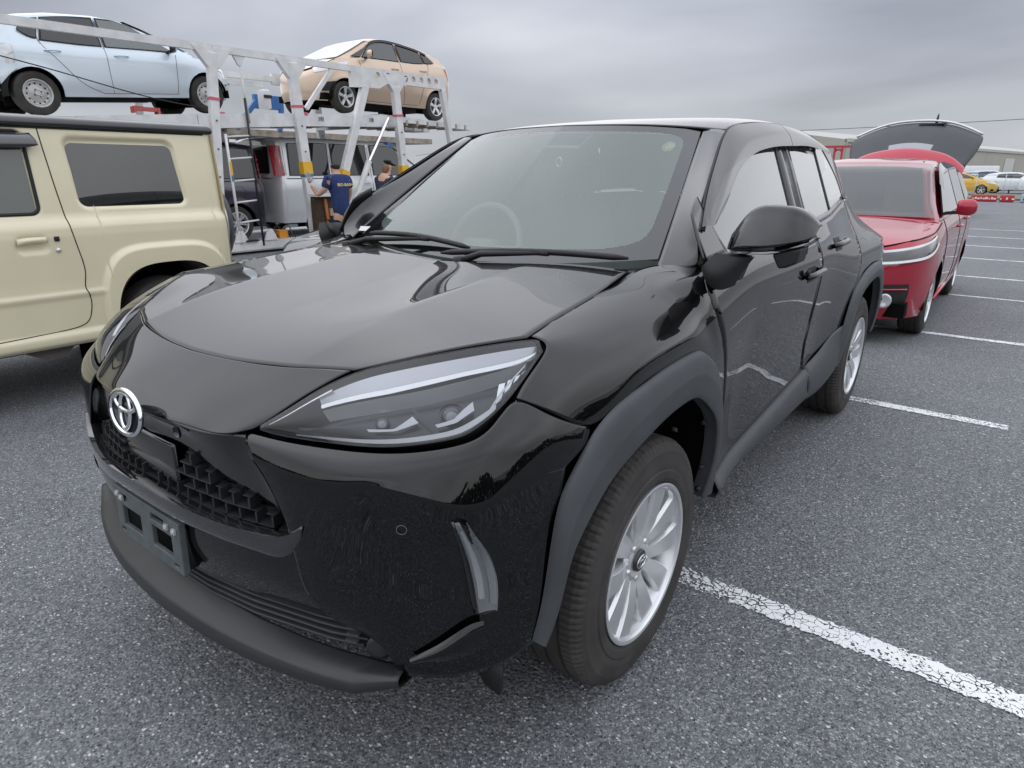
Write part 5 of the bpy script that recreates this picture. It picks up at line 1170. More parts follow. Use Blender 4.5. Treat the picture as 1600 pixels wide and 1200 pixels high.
sv.patch('slide_rail', [[(3.5, 1.085), (4.0, 1.085), (4.5, 1.085)], [(3.5, 1.07), (4.0, 1.07), (4.5, 1.07)]], SEAM, .004)
for sg in (1, -1):
    g_ = np.array([[(sv.cx(y, z)+.016, y, z) for z in np.linspace(1.13, 1.66, 8)] for y in (4.52, 4.59, 4.66)]); g_ = gpanel(g_, (0, 2, .5)); obj('tail_lamp', g_ if sg > 0 else mirx(g_), RED, sv.t)
    for k_ in range(3):
        q = tube([(sv.cx(4.5, 1.16)+.022, 4.50+.05*k_, 1.15), (sv.cx(4.5, 1.62)+.022, 4.49+.05*k_, 1.64)], .006, 5); obj('lamp_rib', q if sg > 0 else mirx(q), LAMPW, sv.t)
obj('rear_window_glass', box(0, 4.69, 1.42, 1.15, .012, .50), CARGD, sv.t, smooth=False); U1_ = 1+sv.L-sv.df-sv.dr; obj('rear_bumper_trim', tube(curve([sv.surf(U1_+a_, z_, .004) for a_, z_ in ((.15, .84), (.45, .84), (.55, .62), (.50, .44), (.2, .44))], 24), .02, 6), DARK, sv.t)
obj('rear_badge', gpanel(np.array([[sv.surf(U1_+a_, z_, .006) for a_ in (.40, .50, .58)] for z_ in (.97, 1.0)]), (0, 2, .5)), DARK, sv.t)
# ------------------------------------------------ black sedan-like car next to the SUV
bk = Car('black_hatchback', 'black car with sloping bonnet half hidden behind the black SUV windscreen', 4.30, 1.74, 2.60, .90, .315,
         zb=[(0, .70), (.12, .79), (.4, .88), (.8, .945), (1.1, .97), (1.8, .99), (3.6, 1.03), (4.3, .98)], zbot=[(0, .22), (4.3, .28)],
         zr=[(.95, .985), (1.3, 1.13), (1.8, 1.36), (2.05, 1.44), (2.5, 1.475), (3.2, 1.45), (3.8, 1.30), (4.15, 1.10)], cabin=(.95, 1.95, 3.4, 4.15), tumble=.45, pm=PAINT, kind='multi', rim=.2, plan_f=.26)
bk.build(); bk.screens()
bk.window([[(1.95, 1.38), (2.2, 1.42), (2.5, 1.43)], [(1.30, 1.01), (1.9, 1.02), (2.5, 1.03)]], CARG, name='front_window'); bk.window([[(2.58, 1.43), (2.9, 1.42), (3.3, 1.38)], [(2.58, 1.03), (3.0, 1.05), (3.5, 1.07)]], CARGD, name='rear_window')
bk.mirror(1.40, 1.07); bk.seam([(.25, .84), (.7, .93), (1.05, .965)], nm='bonnet_seam')
bk.place(-2.06, 1.97, 0, 0)
# ================================================================== cream boxy off-roader on the left
CRP = mat('cream_paint', (.70, .645, .455), rough=.38, coat=.7, coat_ior=1.45, coat_rough=.06, var=.03, vscale=3)
cr = thing('cream_off_roader', 'cream boxy off-roader with black roof at the left edge', 'car', (-2.75, 0, 0))
def sdf_rr(y, z, y0, y1, z0, z1, r):
    dy = max(y0+r-y, y-(y1-r)); dz = max(z0+r-z, z-(z1-r))
    return math.hypot(max(dy, 0), max(dz, 0))+min(max(dy, dz), 0)-r
_cz = np.array([.335, .355, .385, .405, .425, .60, .628, .650, .70, .95, 1.000, 1.022, 1.048, 1.07, 1.3, 1.53])
_cx = np.array([-.03, -.004, .0, -.004, -.018, -.012, .000, -.010, -.012, -.006, -.010, -.020, -.044, -.050, -.066, -.088])
def se(y, z, a, b, n, c=1.425): return (abs((y-c)/a)**n+(max(0, z-.30)/b)**n)**(1/n)
def win_rear(y, z):   # rear side glass: rounded, slanted ends
    s_ = (z-1.09)/.38; return sdf_rr(y-(-.020*s_ if y < 1.3 else -.035*s_), z, 1.010, 1.615, 1.105, 1.470, .045)
def win_door(y, z): return sdf_rr(y, z, .02, .800, 1.075, 1.50, .04)
def cream_x(y, z):
    x = float(np.interp(z, _cz, _cx))
    w = np.clip((1.02-se(y, z, .405, .575, 4.0))/.06, 0, 1); w = w*w*(3-2*w)
    x = x*(1-w)+(.020-.01*max(0, .75-z))*w
    d = win_rear(y, z); q = np.clip((.020-d)/.032, 0, 1); x -= .022*q*q*(3-2*q)
    d = win_door(y, z); q = np.clip((.012-d)/.016, 0, 1); x -= .014*q
    if y > 1.78: x -= .05*((y-1.78)/.092)**2.5
    # handle recess
    d = sdf_rr(y, z, .640, .800, .868, .965, .035); q = np.clip((.004-d)/.02, 0, 1); x -= .010*q
    return x
def cream_bot(y):
    z = .335
    d = abs(y-1.425)/.352
    if d < 1: z = max(z, .30+.462*(1-d**3.0)**(1/3.0))
    return z
ys = list(np.linspace(-1.35, .3, 24))+list(np.arange(.31, 1.05, .008))+list(np.arange(1.05, 1.873, .006))
ys = sorted(set([round(v, 5) for v in ys]+[1.073, 1.0735, 1.777, 1.7765]))
nz = 110
def zcol(y):
    b = cream_bot(y); u = np.linspace(0, 1, nz); return b+(1.53-b)*u
G = np.array([[(cream_x(y, z), y, z) for z in zcol(y)] for y in ys])
o = obj('body_side', gpanel(G, (-1, .3, .9)), CRP, cr); sharp(o, 50)
g_ = G.copy(); g_[:, :, 0] = -1.55-g_[:, :, 0]; obj('body_side', gpanel(g_[::4, ::6], (-.77, .3, .9)), CRP, cr)
def rrect(y0, y1, z0, z1, r, x, n=6, fn=None, sl=(0, 0)):
    pts = []
    for cy, cz, a0 in ((y1-r, z1-r, 0), (y0+r, z1-r, 90), (y0+r, z0+r, 180), (y1-r, z0+r, 270)):
        for k_ in range(n+1):
            a = R(a0+90*k_/n); y, z = cy+r*math.cos(a), cz+r*math.sin(a); s_ = (z-z0)/(z1-z0)
            pts.append((y+(sl[0] if y < (y0+y1)/2 else sl[1])*s_, z))
    return pts
CRG = glass('cream_rear_glass', (.05, .05, .055), ior=1.55, boost=2.4, haze=.25, hcol=(.05, .052, .055))
rg = obj('rear_side_window', prism(rrect(1.012, 1.612, 1.108, 1.468, .04, 0, sl=(-.020, -.035)), 'x', -.0865, -.080), CRG, cr, smooth=False)
rg.rotation_euler = (0, R(-5), 0); rg.location = (-1.288*math.sin(R(5))*-1*0+.112, 0, -.007)
dg = obj('door_window', prism(rrect(.03, .785, 1.085, 1.49, .035, 0), 'x', -.0865, -.080), glass('cream_door_glass', (.35, .39, .38), ior=1.55, boost=1.8, haze=.25, hcol=(.22, .24, .24)), cr, smooth=False)
dg.rotation_euler = (0, R(-5), 0); dg.location = (.116, 0, -.007)
fr_ = rrect(.02, .800, 1.075, 1.50, .04, 0); obj('door_window_seal', tube([(cream_x(y, z)+.004-.002*0, y, z) for y, z in fr_+[fr_[0]]], .010, 6, False), DARK, cr)
vz = net([[(cream_x(y, 1.48)+.02, y, 1.492) for y in (-.6, .1, .5, .80, .83)], [(cream_x(y, 1.45)+.05, y, 1.455) for y in (-.6, .1, .5, .82, .845)], [(cream_x(y, 1.42)+.052, y, z) for y, z in ((-.6, 1.405), (.1, 1.41), (.5, 1.415), (.81, 1.42), (.85, 1.43))]], 8, 24)
vo = obj('door_visor', gpanel(vz, (-1, .3, 1.2)), mat('visor_smoke', (.035, .034, .040), rough=.12, coat=1), cr); solid(vo, .004)
cut_pts = curve([(.876, 1.525), (.884, 1.40), (.900, 1.20), (.914, 1.06), (.918, 1.0), (.935, .88), (.948, .74), (.935, .66), (.950, .60), (.942, .52), (.915, .462), (.85, .436), (.70, .425), (.40, .415), (-.2, .41)], 90)
cut_pts = [(y, z) for y, z in np.array(curve([(y, z, 0) for y, z in [(.876, 1.525), (.884, 1.40), (.900, 1.20), (.914, 1.06), (.918, 1.0), (.935, .88), (.948, .74), (.935, .66), (.950, .60), (.942, .52), (.915, .462), (.85, .436), (.70, .425), (.40, .415), (-.2, .41)]], 90))[:, :2]]
obj('door_seam', tube([(cream_x(y, z)-.0005, y, z) for y, z in cut_pts], .0032, 6, False), SEAM, cr)
ho = obj('door_handle', gpanel(net([[(.006, .648, .918), (.016, .68, .925), (.018, .74, .928), (.008, .785, .926)], [(.010, .646, .935), (.024, .68, .942), (.026, .74, .945), (.012, .788, .942)], [(.004, .648, .952), (.012, .68, .958), (.014, .74, .960), (.006, .786, .957)]], 10, 14), (-.5, .7, .94)), CRP, cr); solid(ho, .012)
obj('door_lock', tube([(-.004, 0, 0), (.006, 0, 0)], [.014, .012], 14), LAMPW, cr, (cream_x(.835, .885), .836, .880)); o = obj('entry_button', box(0, 0, 0, .012, .026, .026), DARK, cr, (cream_x(.835, .94)+.002, .838, .942)); bevel(o, .004, 2)
# roof, gutter, rear, wheel
rf = net([[(-.095, y, 1.522) for y in (-.9, 0, 1.0, 1.80, 1.84)], [(-.070, y, 1.534) for y in (-.9, 0, 1.0, 1.815, 1.855)], [(-.072, y, 1.560) for y in (-.9, 0, 1.0, 1.81, 1.85)], [(-.10, y, 1.578) for y in (-.9, 0, 1.0, 1.79, 1.83)], [(-.20, y, 1.592) for y in (-.9, 0, 1.0, 1.76, 1.80)], [(-.75, y, 1.605) for y in (-.9, 0, 1.0, 1.74, 1.78)], [(-1.40, y, 1.58) for y in (-.9, 0, 1.0, 1.76, 1.80)]], 30, 40)
obj('roof', gpanel(rf, (-.75, .5, 1.2)), mat('satin_black_roof', (.028, .030, .033), rough=.38, spec=.5, coat=.4), cr)
obj('roof_seam', tube([(-.083, -.9, 1.5205), (-.083, 1.0, 1.5205), (-.085, 1.80, 1.5205)], .004, 6), SEAM, cr)
rb = net([[(-.10, 1.862, 1.53), (-.5, 1.875, 1.53), (-1.45, 1.862, 1.53)], [(-.055, 1.872, 1.05), (-.5, 1.885, 1.05), (-1.5, 1.872, 1.05)], [(-.06, 1.872, .45), (-.5, 1.885, .45), (-1.5, 1.872, .45)]], 10, 10)
obj('rear_panel', gpanel(rb, (-.7, .5, 1)), CRP, cr)
obj('rear_bumper', gpanel(net([[(-.02, 1.78, .70), (-.03, 1.90, .70), (-.5, 1.95, .70), (-1.5, 1.93, .70)], [(.0, 1.78, .60), (-.01, 1.93, .60), (-.5, 1.98, .60), (-1.5, 1.95, .60)], [(-.02, 1.80, .42), (-.03, 1.91, .42), (-.5, 1.95, .42), (-1.5, 1.93, .42)]], 10, 16), (-.7, 1.5, .5)), CLAD, cr)
sp = obj('spare_wheel', revolve_x([(-.09, .20), (-.10, .25), (-.09, .30), (-.03, .315), (.05, .315), (.09, .29), (.10, .20), (.08, .0)], 40), CLAD, cr, (-.62, 1.99, .93), (0, 0, R(90)))
obj('spare_cover_line', tube([(.03, .317*math.cos(a), .317*math.sin(a)) for a in np.linspace(0, 2*math.pi, 41)], .006, 6, False), LAMPW, sp)
wl = []
a = np.linspace(-.15, math.pi+.15, 30)
Wl = np.array([[(x, 1.425+.352*np.sign(math.cos(q))*abs(math.cos(q))**.75, max(.25, .30+.462*abs(math.sin(q))**.72 if math.sin(q) > 0 else .28)) for q in a] for x in (.012, -.40)])
obj('wheel_well', grid(Wl), mat('well_grey', (.10, .10, .095), rough=.8), cr); obj('wheel_well_back', box(-.42, 1.425, .5, .01, .9, .7), VOID, cr, smooth=False)
wheel(cr, -.055, 1.43, 'steel', 1, .327, .19, .18); wheel(cr, 1.45, 1.43, 'steel', -1, .327, .19, .18); wheel(cr, -.055, -.68, 'steel', 1, .327, .19, .18); wheel(cr, 1.45, -.68, 'steel', -1, .327, .19, .18)
obj('underbody', box(-.77, .2, .36, 1.30, 3.1, .10), VOID, cr, smooth=False); obj('frame_bracket', prism([(.55, .34), (.86, .33), (.80, .265), (.70, .255)], 'x', -.12, -.10), mat('bracket_grey', (.12, .11, .10), rough=.8), cr, smooth=False)
obj('front_cab', box(-.77, -1.0, .80, 1.36, .9, .70), CRP, cr); obj('seat', box(-.42, .55, .95, .45, .16, .8), SEATM, cr)
# ================================================================== car transporter
lb.place(-9.6, 5.86, 2.185, math.pi, R(-4.4)); bg_.place(-9.70, 7.36, 2.315, 0, 0); pv.place(-9.76, 2.18, .145, 0); sv.place(-9.76, 10.80, .145, math.pi)
WHT = mat('transporter_white', (.64, .645, .64), rough=.5, var=.16, vscale=5, spec=.4)
RUST = mat('deck_underside', (.30, .26, .215), rough=.8, var=.45, vscale=6)
YEL = mat('yellow_band', (.72, .42, .03), rough=.5); TEAL = mat('teal_band', (.05, .20, .27), rough=.5); PINK = mat('pink_mark', (.55, .12, .16), rough=.6)
STRAP = mat('black_hose', (.012, .012, .013), rough=.6)
tr = thing('car_transporter', 'white double-deck car transporter loaded with cars behind the cream off-roader', 'transporter', (0, 0, 0))
XN, XF_ = -8.42, -10.85
def flat(nm, g_, m, p=tr): return obj(nm, g_, m, p, smooth=False)
def dz_u(y): return float(np.interp(y, [1.5, 3.0, 5.26, 7.9, 9.0, 11.2], [1.86, 1.955, 2.135, 2.305, 2.31, 2.30]))
# decks
for i, (ya, yb_) in enumerate(((1.6, 3.2), (3.2, 4.8), (4.8, 6.6), (6.6, 8.5))):
    for x0, x1 in ((-8.85, -9.35), (-9.95, -10.45)):
        flat('deck_track', beam(((x0+x1)/2-.0, ya, dz_u(ya)-.03), ((x0+x1)/2, yb_-.01, dz_u(yb_)-.03), .55, .05), WHT)
    flat('deck_side_beam', beam((XN-.06, ya, dz_u(ya)-.12), (XN-.06, yb_-.01, dz_u(yb_)-.12), .10, .20), WHT); flat('deck_side_beam', beam((XF_+.06, ya, dz_u(ya)-.10), (XF_+.06, yb_-.01, dz_u(yb_)-.10), .10, .16), WHT)
    for k_ in range(3):
        y = ya+(yb_-ya)*(k_+.5)/3; flat('deck_cross_member', beam((XN-.12, y, dz_u(y)-.13), (XF_+.12, y, dz_u(y)-.13), .12, .12), RUST)
    flat('deck_pan', beam((-9.64, ya, dz_u(ya)-.10), (-9.64, yb_-.02, dz_u(yb_)-.10), 1.9, .02), RUST)
for xx in (-8.9, -10.2):
    flat('tail_ramp', beam((xx, 8.5, 2.27), (xx, 11.15, 2.20), .55, .10), WHT)
    for k_ in range(9): flat('ramp_rib', beam((xx-.28, 8.6+.29*k_, 2.20), (xx+.28, 8.6+.29*k_, 2.20), .05, .10), RUST)
flat('lower_deck', box(-9.63, 6.0, .09, 2.42, 9.6, .10), WHT); flat('lower_side_beam', box(XN-.02, 6.0, .13, .10, 9.6, .13), WHT)
for x in (XN, XF_):
    n_ = 'near' if x == XN else 'far'
    flat('top_rail', beam((x, .8, 2.94), (x, 5.13, 2.985), .07, .10), WHT); flat('top_rail', beam((x, 5.14, 2.985), (x, 7.70, 3.0), .07, .10), WHT)
    if x == XN:
        # holed gusset plate
        def holed():
            bm = bmesh.new(); out = [(7.66, 2.70), (8.0, 2.72), (8.30, 2.73), (8.42, 2.79), (8.50, 2.83), (8.60, 2.80), (8.62, 2.74), (8.80, 2.74), (8.84, 2.81), (9.0, 2.85), (10.08, 2.86), (10.08, 3.08), (7.66, 3.05)]
            vs = [bm.verts.new((0, y, z)) for y, z in out]; ed = [bm.edges.new((vs[i], vs[(i+1) % len(vs)])) for i in range(len(vs))]
            for hy, hz in ((8.27, 2.94), (8.52, 2.955), (8.97, 2.955), (9.17, 2.96), (9.38, 2.965), (9.59, 2.97), (9.79, 2.975)):
                hv = [bm.verts.new((0, hy+.062*math.cos(a), hz+.062*math.sin(a))) for a in np.linspace(0, 2*math.pi, 17)[:-1]]
                ed += [bm.edges.new((hv[i], hv[(i+1) % 16])) for i in range(16)]
            bmesh.ops.triangle_fill(bm, use_beauty=True, edges=ed); me = bpy.data.meshes.new('gusset'); bm.to_mesh(me); bm.free(); return me
        o = obj('gusset_plate', holed(), WHT, tr, (x, 0, 0)); solid(o, .08, 0)
    else: flat('top_rail', beam((x, 7.70, 3.0), (x, 10.05, 3.03), .07, .2), WHT)
    # posts: (top y,z) -> (bottom y,z)
    for nm, a_, b_, w_, band in (('post', (5.12, 2.93), (4.90, .15), .13, None), ('post', (6.47, 2.95), (6.66, .15), .17, (1.44, 1.24)), ('post', (8.71, 2.80), (8.95, .15), .16, (1.40, 1.22)), ('slanted_post', (7.98, 2.74), (7.22, .85), .15, (1.30, 1.18)), ('slanted_post', (10.0, 2.86), (10.45, .9), .12, None)):
        if x == XF_ and nm != 'post': continue
        pz = lambda z: a_[0]+(b_[0]-a_[0])*(z-a_[1])/(b_[1]-a_[1])
        p_ = flat(nm, beam((x, *a_), (x, *b_), w_, .11, (1, 0, 0)), WHT); bevel(p_, .01, 1)
        if band:
            flat('yellow_band', beam((x+.002, pz(band[0]), band[0]), (x+.002, pz(band[1]), band[1]), w_+.012, .125, (1, 0, 0)), YEL, p_)
            flat('teal_band', beam((x+.002, pz(band[1]-.002), band[1]-.002), (x+.002, pz(band[1]-.045), band[1]-.045), w_+.012, .125, (1, 0, 0)), TEAL, p_)
        if nm == 'post':
            flat('gusset', prism([(a_[0]-.30, 2.99), (a_[0]+.30, 2.99), (a_[0]+.10, 2.72), (a_[0]-.08, 2.72)], 'x', x-.045, x+.045), WHT, p_)
            flat('pink_stripe', beam((x+.003, pz(2.30), 2.32), (x+.003, pz(2.26), 2.28), w_+.01, .12, (1, 0, 0)), PINK, p_)
            for k_ in range(4): obj('bolt', tube([(x+.05, pz(2.0-.4*k_), 2.0-.4*k_), (x+.068, pz(2.0-.4*k_), 2.0-.4*k_)], .014, 8), STEEL, p_)
    if x == XF_: continue
    flat('brace', beam((x, 6.69, 2.28), (x, 7.28, 2.95), .07, .05, (1, 0, 0)), WHT)
    flat('hydraulic_ram', tube([(x+.06, 8.46, 2.24), (x+.06, 7.90, 1.42)], .028, 10), CHROME); flat('ram_barrel', tube([(x+.06, 7.93, 1.47), (x+.06, 7.30, .30)], .055, 12), WHT)
# roll-bar cross-ties and hangers on top
for y, z in ((6.47, 2.1), (8.71, 2.15)): flat('cross_tie', beam((XN, y, z), (XF_, y, z), .08, .10), WHT)
for y0 in (5.95,): obj('hanger_rod', tube([(XN, 5.55, 2.93), (XN, 5.62, 2.0)], .016, 6), WHT, tr); 
flat('hanger_gusset', prism([(5.45, 2.94), (5.65, 2.94), (5.58, 2.80), (5.53, 2.80)], 'x', XN-.02, XN+.02), WHT)
flat('inner_rail', beam((-9.1, 5.3, 2.62), (-9.1, 6.35, 2.66), .05, .08), WHT); flat('inner_brace', beam((-9.1, 5.35, 2.15), (-9.1, 5.75, 2.60), .05, .06), WHT)
bl_ = obj('winch_block', box(-9.0, 6.30, 2.42, .20, .14, .30), WHT, tr); bevel(bl_, .03, 2); flat('winch_band', box(-8.895, 6.30, 2.46, .012, .145, .05), STRAP, bl_)
# ladder
lad = obj('ladder', tube([(XN+.03, 5.17, 1.82), (XN+.03, 5.22, .17)], .022, 8), WHT, tr)
obj('ladder_rail', tube([(XN+.03, 5.56, 2.35), (XN+.03, 5.585, 1.3), (XN+.03, 5.61, .12)], .018, 8), STRAP, lad)
for z in (1.80, 1.48, 1.15, .83, .52): obj('rung', tube([(XN+.03, 5.19, z-.02), (XN+.03, 5.57, z+.01)], .014, 8), WHT, lad)
flat('yellow_tape', tube([(XN+.03, 5.188, 1.42), (XN+.03, 5.194, 1.22)], .026, 8), YEL, lad); flat('teal_tape', tube([(XN+.03, 5.194, 1.22), (XN+.03, 5.197, 1.13)], .026, 8), TEAL, lad)
flat('foot_plate', box(XN+.05, 5.4, .215, .05, .22, .025), DARK, tr)
for y in (5.22, 5.75): flat('ladder_foot', prism([(y-.12, .20), (y+.12, .20), (y+.08, .30), (y+.03, .38), (y-.03, .38), (y-.08, .30)], 'x', XN+.02, XN+.05), WHT)
# lashing cables, chock
obj('lashing_cable', tube(curve([(-8.80, 2.55, 2.62), (-8.62, 3.2, 2.47), (-8.60, 4.2, 2.27), (-8.70, 5.0, 2.20), (-8.8, 5.15, 2.22)], 40), .008, 6), STRAP, tr)
flat('wheel_chock', box(-8.55, 4.12, 2.10, .10, .34, .05), mat('chock_red', (.40, .08, .07), rough=.6), tr); flat('chock_foot', join(box(-8.55, 3.96, 2.085, .12, .03, .08), box(-8.55, 4.28, 2.085, .12, .03, .08)), MATS['chock_red'], tr)
flat('tie_down_box', box(-8.55, 6.05, .27, .18, .16, .14), mat('orange_ratchet', (.62, .26, .03), rough=.6), tr)
for k_ in range(7): obj('ratchet_strap', tube(curve([(-8.6, 5.75+.05*k_, .22), (-8.55, 5.85+.07*k_, .30+.05*(k_ % 3)), (-8.5, 6.0+.05*k_, .20)], 8), .012, 5), STEEL if k_ % 2 else STRAP, tr)
# control cabinet open behind the worker
cab = flat('tool_locker', box(-8.10, 6.62, .52, .10, .40, .72), mat('locker_brown', (.06, .035, .022), rough=.8, var=.5, vscale=20), tr); obj('locker_hose', tube([(-8.03, 6.62, .85), (-8.02, 6.65, .5), (-8.03, 6.60, .2)], .03, 8), mat('hose_orange', (.35, .13, .03), rough=.6), cab); flat('locker_valve', box(-8.02, 6.74, .62, .06, .10, .12), mat('valve_brass', (.45, .33, .2), rough=.5), cab)
flat('locker_shelf', box(-8.06, 6.62, .90, .22, .44, .04), WHT, cab)
# text marks on the deck beam
def text_mesh(nm, body, size, m, parent, mtx, ext=.001):
    cu = bpy.data.curves.new(nm, 'FONT'); cu.body = body; cu.size = size; cu.extrude = ext; cu.align_x = 'CENTER'; cu.align_y = 'CENTER'
    t_ = bpy.data.objects.new(nm, cu); COL.objects.link(t_); dg_ = bpy.context.evaluated_depsgraph_get(); me = bpy.data.meshes.new_from_object(t_.evaluated_get(dg_)); bpy.data.objects.remove(t_)
    o = bpy.data.objects.new(nm, me); COL.objects.link(o); me.materials.clear(); me.materials.append(m); o.parent = parent; o.matrix_local = mtx; return o
def on_x(x, y, z, s=1):   # lettering readable from +x
    return Matrix(((0, 0, 1, x), (1, 0, 0, y), (0, 1, 0, z), (0, 0, 0, 1)))
BLKT = mat('stencil_black', (.03, .03, .03), rough=.7)
text_mesh('deck_number', '3前', .085, BLKT, tr, on_x(XN-.006, 6.98, 2.13)); text_mesh('deck_number', '3後', .085, BLKT, tr, on_x(XN-.006, 8.10, 2.18)); flat('pink_tab', box(XN-.008, 6.68, 2.20, .006, .08, .05), PINK)
# ================================================================== people working at the transporter
def skin(nm, verts, edges, m, parent, sub=2, root=0):
    me = bpy.data.meshes.new(nm); me.from_pydata([v[:3] for v in verts], edges, []); me.materials.append(m)
    o = bpy.data.objects.new(nm, me); COL.objects.link(o); o.parent = parent
    md = o.modifiers.new('k', 'SKIN'); md.use_smooth_shade = True
    for i, v in enumerate(verts):
        sv_ = me.skin_vertices[0].data[i]; sv_.radius = (v[3], v[4] if len(v) > 4 else v[3]); sv_.use_root = (i == root)
    s_ = o.modifiers.new('u', 'SUBSURF'); s_.levels = 1; s_.render_levels = sub
    return o
SKIN = mat('skin', (.50, .29, .20), rough=.6); NAVY = mat('navy_polo', (.012, .030, .110), rough=.85, var=.2, vscale=18, bump=.3, bscale=80); HAIR = mat('dark_hair', (.012, .010, .010), rough=.6); GLOVE = mat('grey_glove', (.30, .29, .30), rough=.9); JEAN = mat('dark_trousers', (.02, .03, .075), rough=.9); SHOE = mat('work_shoe', (.02, .02, .02), rough=.7); BRHAIR = mat('brown_hair', (.16, .09, .04), rough=.6); CAPM = mat('black_cap', (.012, .012, .014), rough=.85)
def chain(verts, start, pts):
    """append a chain; returns edges"""
    e = []; prev = start
    for p in pts: verts.append(p); e.append((prev, len(verts)-1)); prev = len(verts)-1
    return e, prev
def hand(parent, wrist, d, side, m, curl=.35, nm='hand'):
    """palm and five fingers; d: direction of the hand, side: thumb direction"""
    w = np.array(wrist, float); d = np.array(d, float)/np.linalg.norm(d); s_ = np.array(side, float); s_ -= d*(s_@d); s_ /= np.linalg.norm(s_); n_ = np.cross(d, s_)
    V = [(*w, .026, .022)]; E = []
    V.append((*(w+d*.045), .034, .018)); E.append((0, 1)); V.append((*(w+d*.085), .036, .016)); E.append((1, 2))
    for k_, (off, ln) in enumerate(((.030, .070), (.011, .080), (-.010, .075), (-.030, .058))):
        b = w+d*.088+s_*off; p1 = b+d*ln*.5+n_*ln*curl*.15; p2 = p1+d*ln*.38+n_*ln*curl*.45; p3 = p2+d*ln*.22+n_*ln*curl*.5
        V.append((*b, .0095)); i = len(V)-1; E.append((2, i))
        for p in (p1, p2, p3): V.append((*p, .0085)); E.append((i, len(V)-1)); i = len(V)-1
    b = w+d*.035+s_*.034; V.append((*b, .011)); i = len(V)-1; E.append((1, i))
    for p in (b+d*.03+s_*.025, b+d*.055+s_*.032): V.append((*p, .0095)); E.append((i, len(V)-1)); i = len(V)-1
    return skin(nm, V, E, m, parent, 1)
p1_ = thing('person', 'worker in navy polo shirt with yellow back print and grey gloves, seen from behind', 'person', (-7.22, 6.31, 0), 0, 'workers at the transporter'); p1_.scale = (1.07, 1.1, 1.03)
# local frame: faces -x, shoulders along y
B = [(0, 0, .60, .11, .085), (.01, 0, .80, .105, .08), (-.01, 0, 1.0, .11, .08), (-.03, 0, 1.13, .075, .065), (-.05, 0, 1.21, .048), (-.07, 0, 1.28, .058), (-.075, 0, 1.345, .072)]
E = [(i, i+1) for i in range(len(B)-1)]
for sy in (1, -1):
    e, l = chain(B, 3, [(-.03, sy*.165, 1.13, .055), (-.05, sy*.225, .98 if sy < 0 else .96, .042), ((-.20, -.245, .90, .034) if sy < 0 else (-.14, .24, .80, .034)), ((-.26, -.30, 1.06, .027) if sy < 0 else (-.30, .22, .84, .027))]); E += e
for sy in (1, -1):
    e, l = chain(B, 0, [(0, sy*.085, .52, .060), (-.02, sy*.09, .29, .045), (.0, sy*.09, .06, .034), (-.10, sy*.095, .035, .034)]); E += e
body = skin('body', B, E, SKIN, p1_)
S = [(0, 0, .55, .150, .118), (.01, 0, .80, .142, .110), (-.01, 0, 1.0, .158, .118), (-.03, 0, 1.14, .122, .104), (-.045, 0, 1.205, .066)]; E = [(0, 1), (1, 2), (2, 3), (3, 4)]
for sy in (1, -1):
    e, l = chain(S, 3, [(-.03, sy*.170, 1.13, .078), (-.045, sy*.225, 1.0, .062)]); E += e
skin('shirt', S, E, NAVY, p1_)
T_ = [(0, .09, .07, .052), (-.02, .09, .29, .072), (0, .075, .48, .098), (0, 0, .585, .150, .118), (0, -.075, .48, .098), (-.02, -.09, .29, .072), (0, -.09, .07, .052)]
skin('trousers', T_, [(i, i+1) for i in range(6)], JEAN, p1_, root=3)
skin('hair', [(-.050, 0, 1.262, .050), (-.055, 0, 1.32, .078, .074), (-.070, 0, 1.365, .070, .068)], [(0, 1), (1, 2)], HAIR, p1_)
for sy in (1, -1): skin('shoe', [(.03, sy*.09, .05, .045), (-.07, sy*.092, .045, .042), (-.15, sy*.094, .04, .036)], [(0, 1), (1, 2)], SHOE, p1_, 1)
hand(p1_, (-.27, -.31, 1.07), (-.10, -.05, 1), (0, 1, .2), GLOVE, .25, 'gloved_hand'); hand(p1_, (-.31, .22, .85), (-1, -.2, .3), (0, -1, .4), GLOVE, .5, 'gloved_hand')
text_mesh('back_print', 'BIO-BASHO', .062, mat('print_yellow', (.80, .62, .22), rough=.7), p1_, Matrix.Translation((.112, .045, 1.055)) @ Matrix.Rotation(R(-6), 4, 'Y') @ on_x(0, 0, 0), .002)
p2p = thing('person', 'worker in dark cap with long brown hair bending down, behind the black car', 'person', (-7.35, 7.42, 0), 0, 'workers at the transporter')
p2p.scale = (1.05, 1.05, 1.05); p2p['label'] = 'worker in a dark cap and navy shirt looking down beside the transporter'
B = [(0, -.10, .55, .12, .10), (0, -.10, .78, .12, .09), (0, -.07, .98, .125, .10), (0, -.03, 1.12, .095, .08), (.01, .0, 1.20, .046), (.02, .035, 1.27, .056), (.02, .04, 1.34, .070)]; E = [(i, i+1) for i in range(6)]
for sx in (1, -1): e, l = chain(B, 3, [(sx*.15, -.04, 1.10, .055), (sx*.20, .02, .92, .042), (sx*.18, .20, .84, .034), (sx*.12, .34, .90, .027)]); E += e
for sx in (1, -1): e, l = chain(B, 0, [(sx*.085, -.08, .48, .058), (sx*.09, -.06, .28, .044), (sx*.09, -.10, .06, .033), (sx*.09, .02, .035, .034)]); E += e
skin('body', B, E, SKIN, p2p)
S = [(0, -.10, .55, .145, .115), (0, -.10, .78, .14, .105), (0, -.07, .98, .142, .112), (0, -.03, 1.12, .104, .090), (.005, -.01, 1.18, .06)]; E = [(0, 1), (1, 2), (2, 3), (3, 4)]
for sx in (1, -1): e, l = chain(S, 3, [(sx*.155, -.04, 1.10, .066), (sx*.20, .0, .96, .055)]); E += e
skin('shirt', S, E, mat('navy_shirt_dark', (.016, .022, .050), rough=.85), p2p)
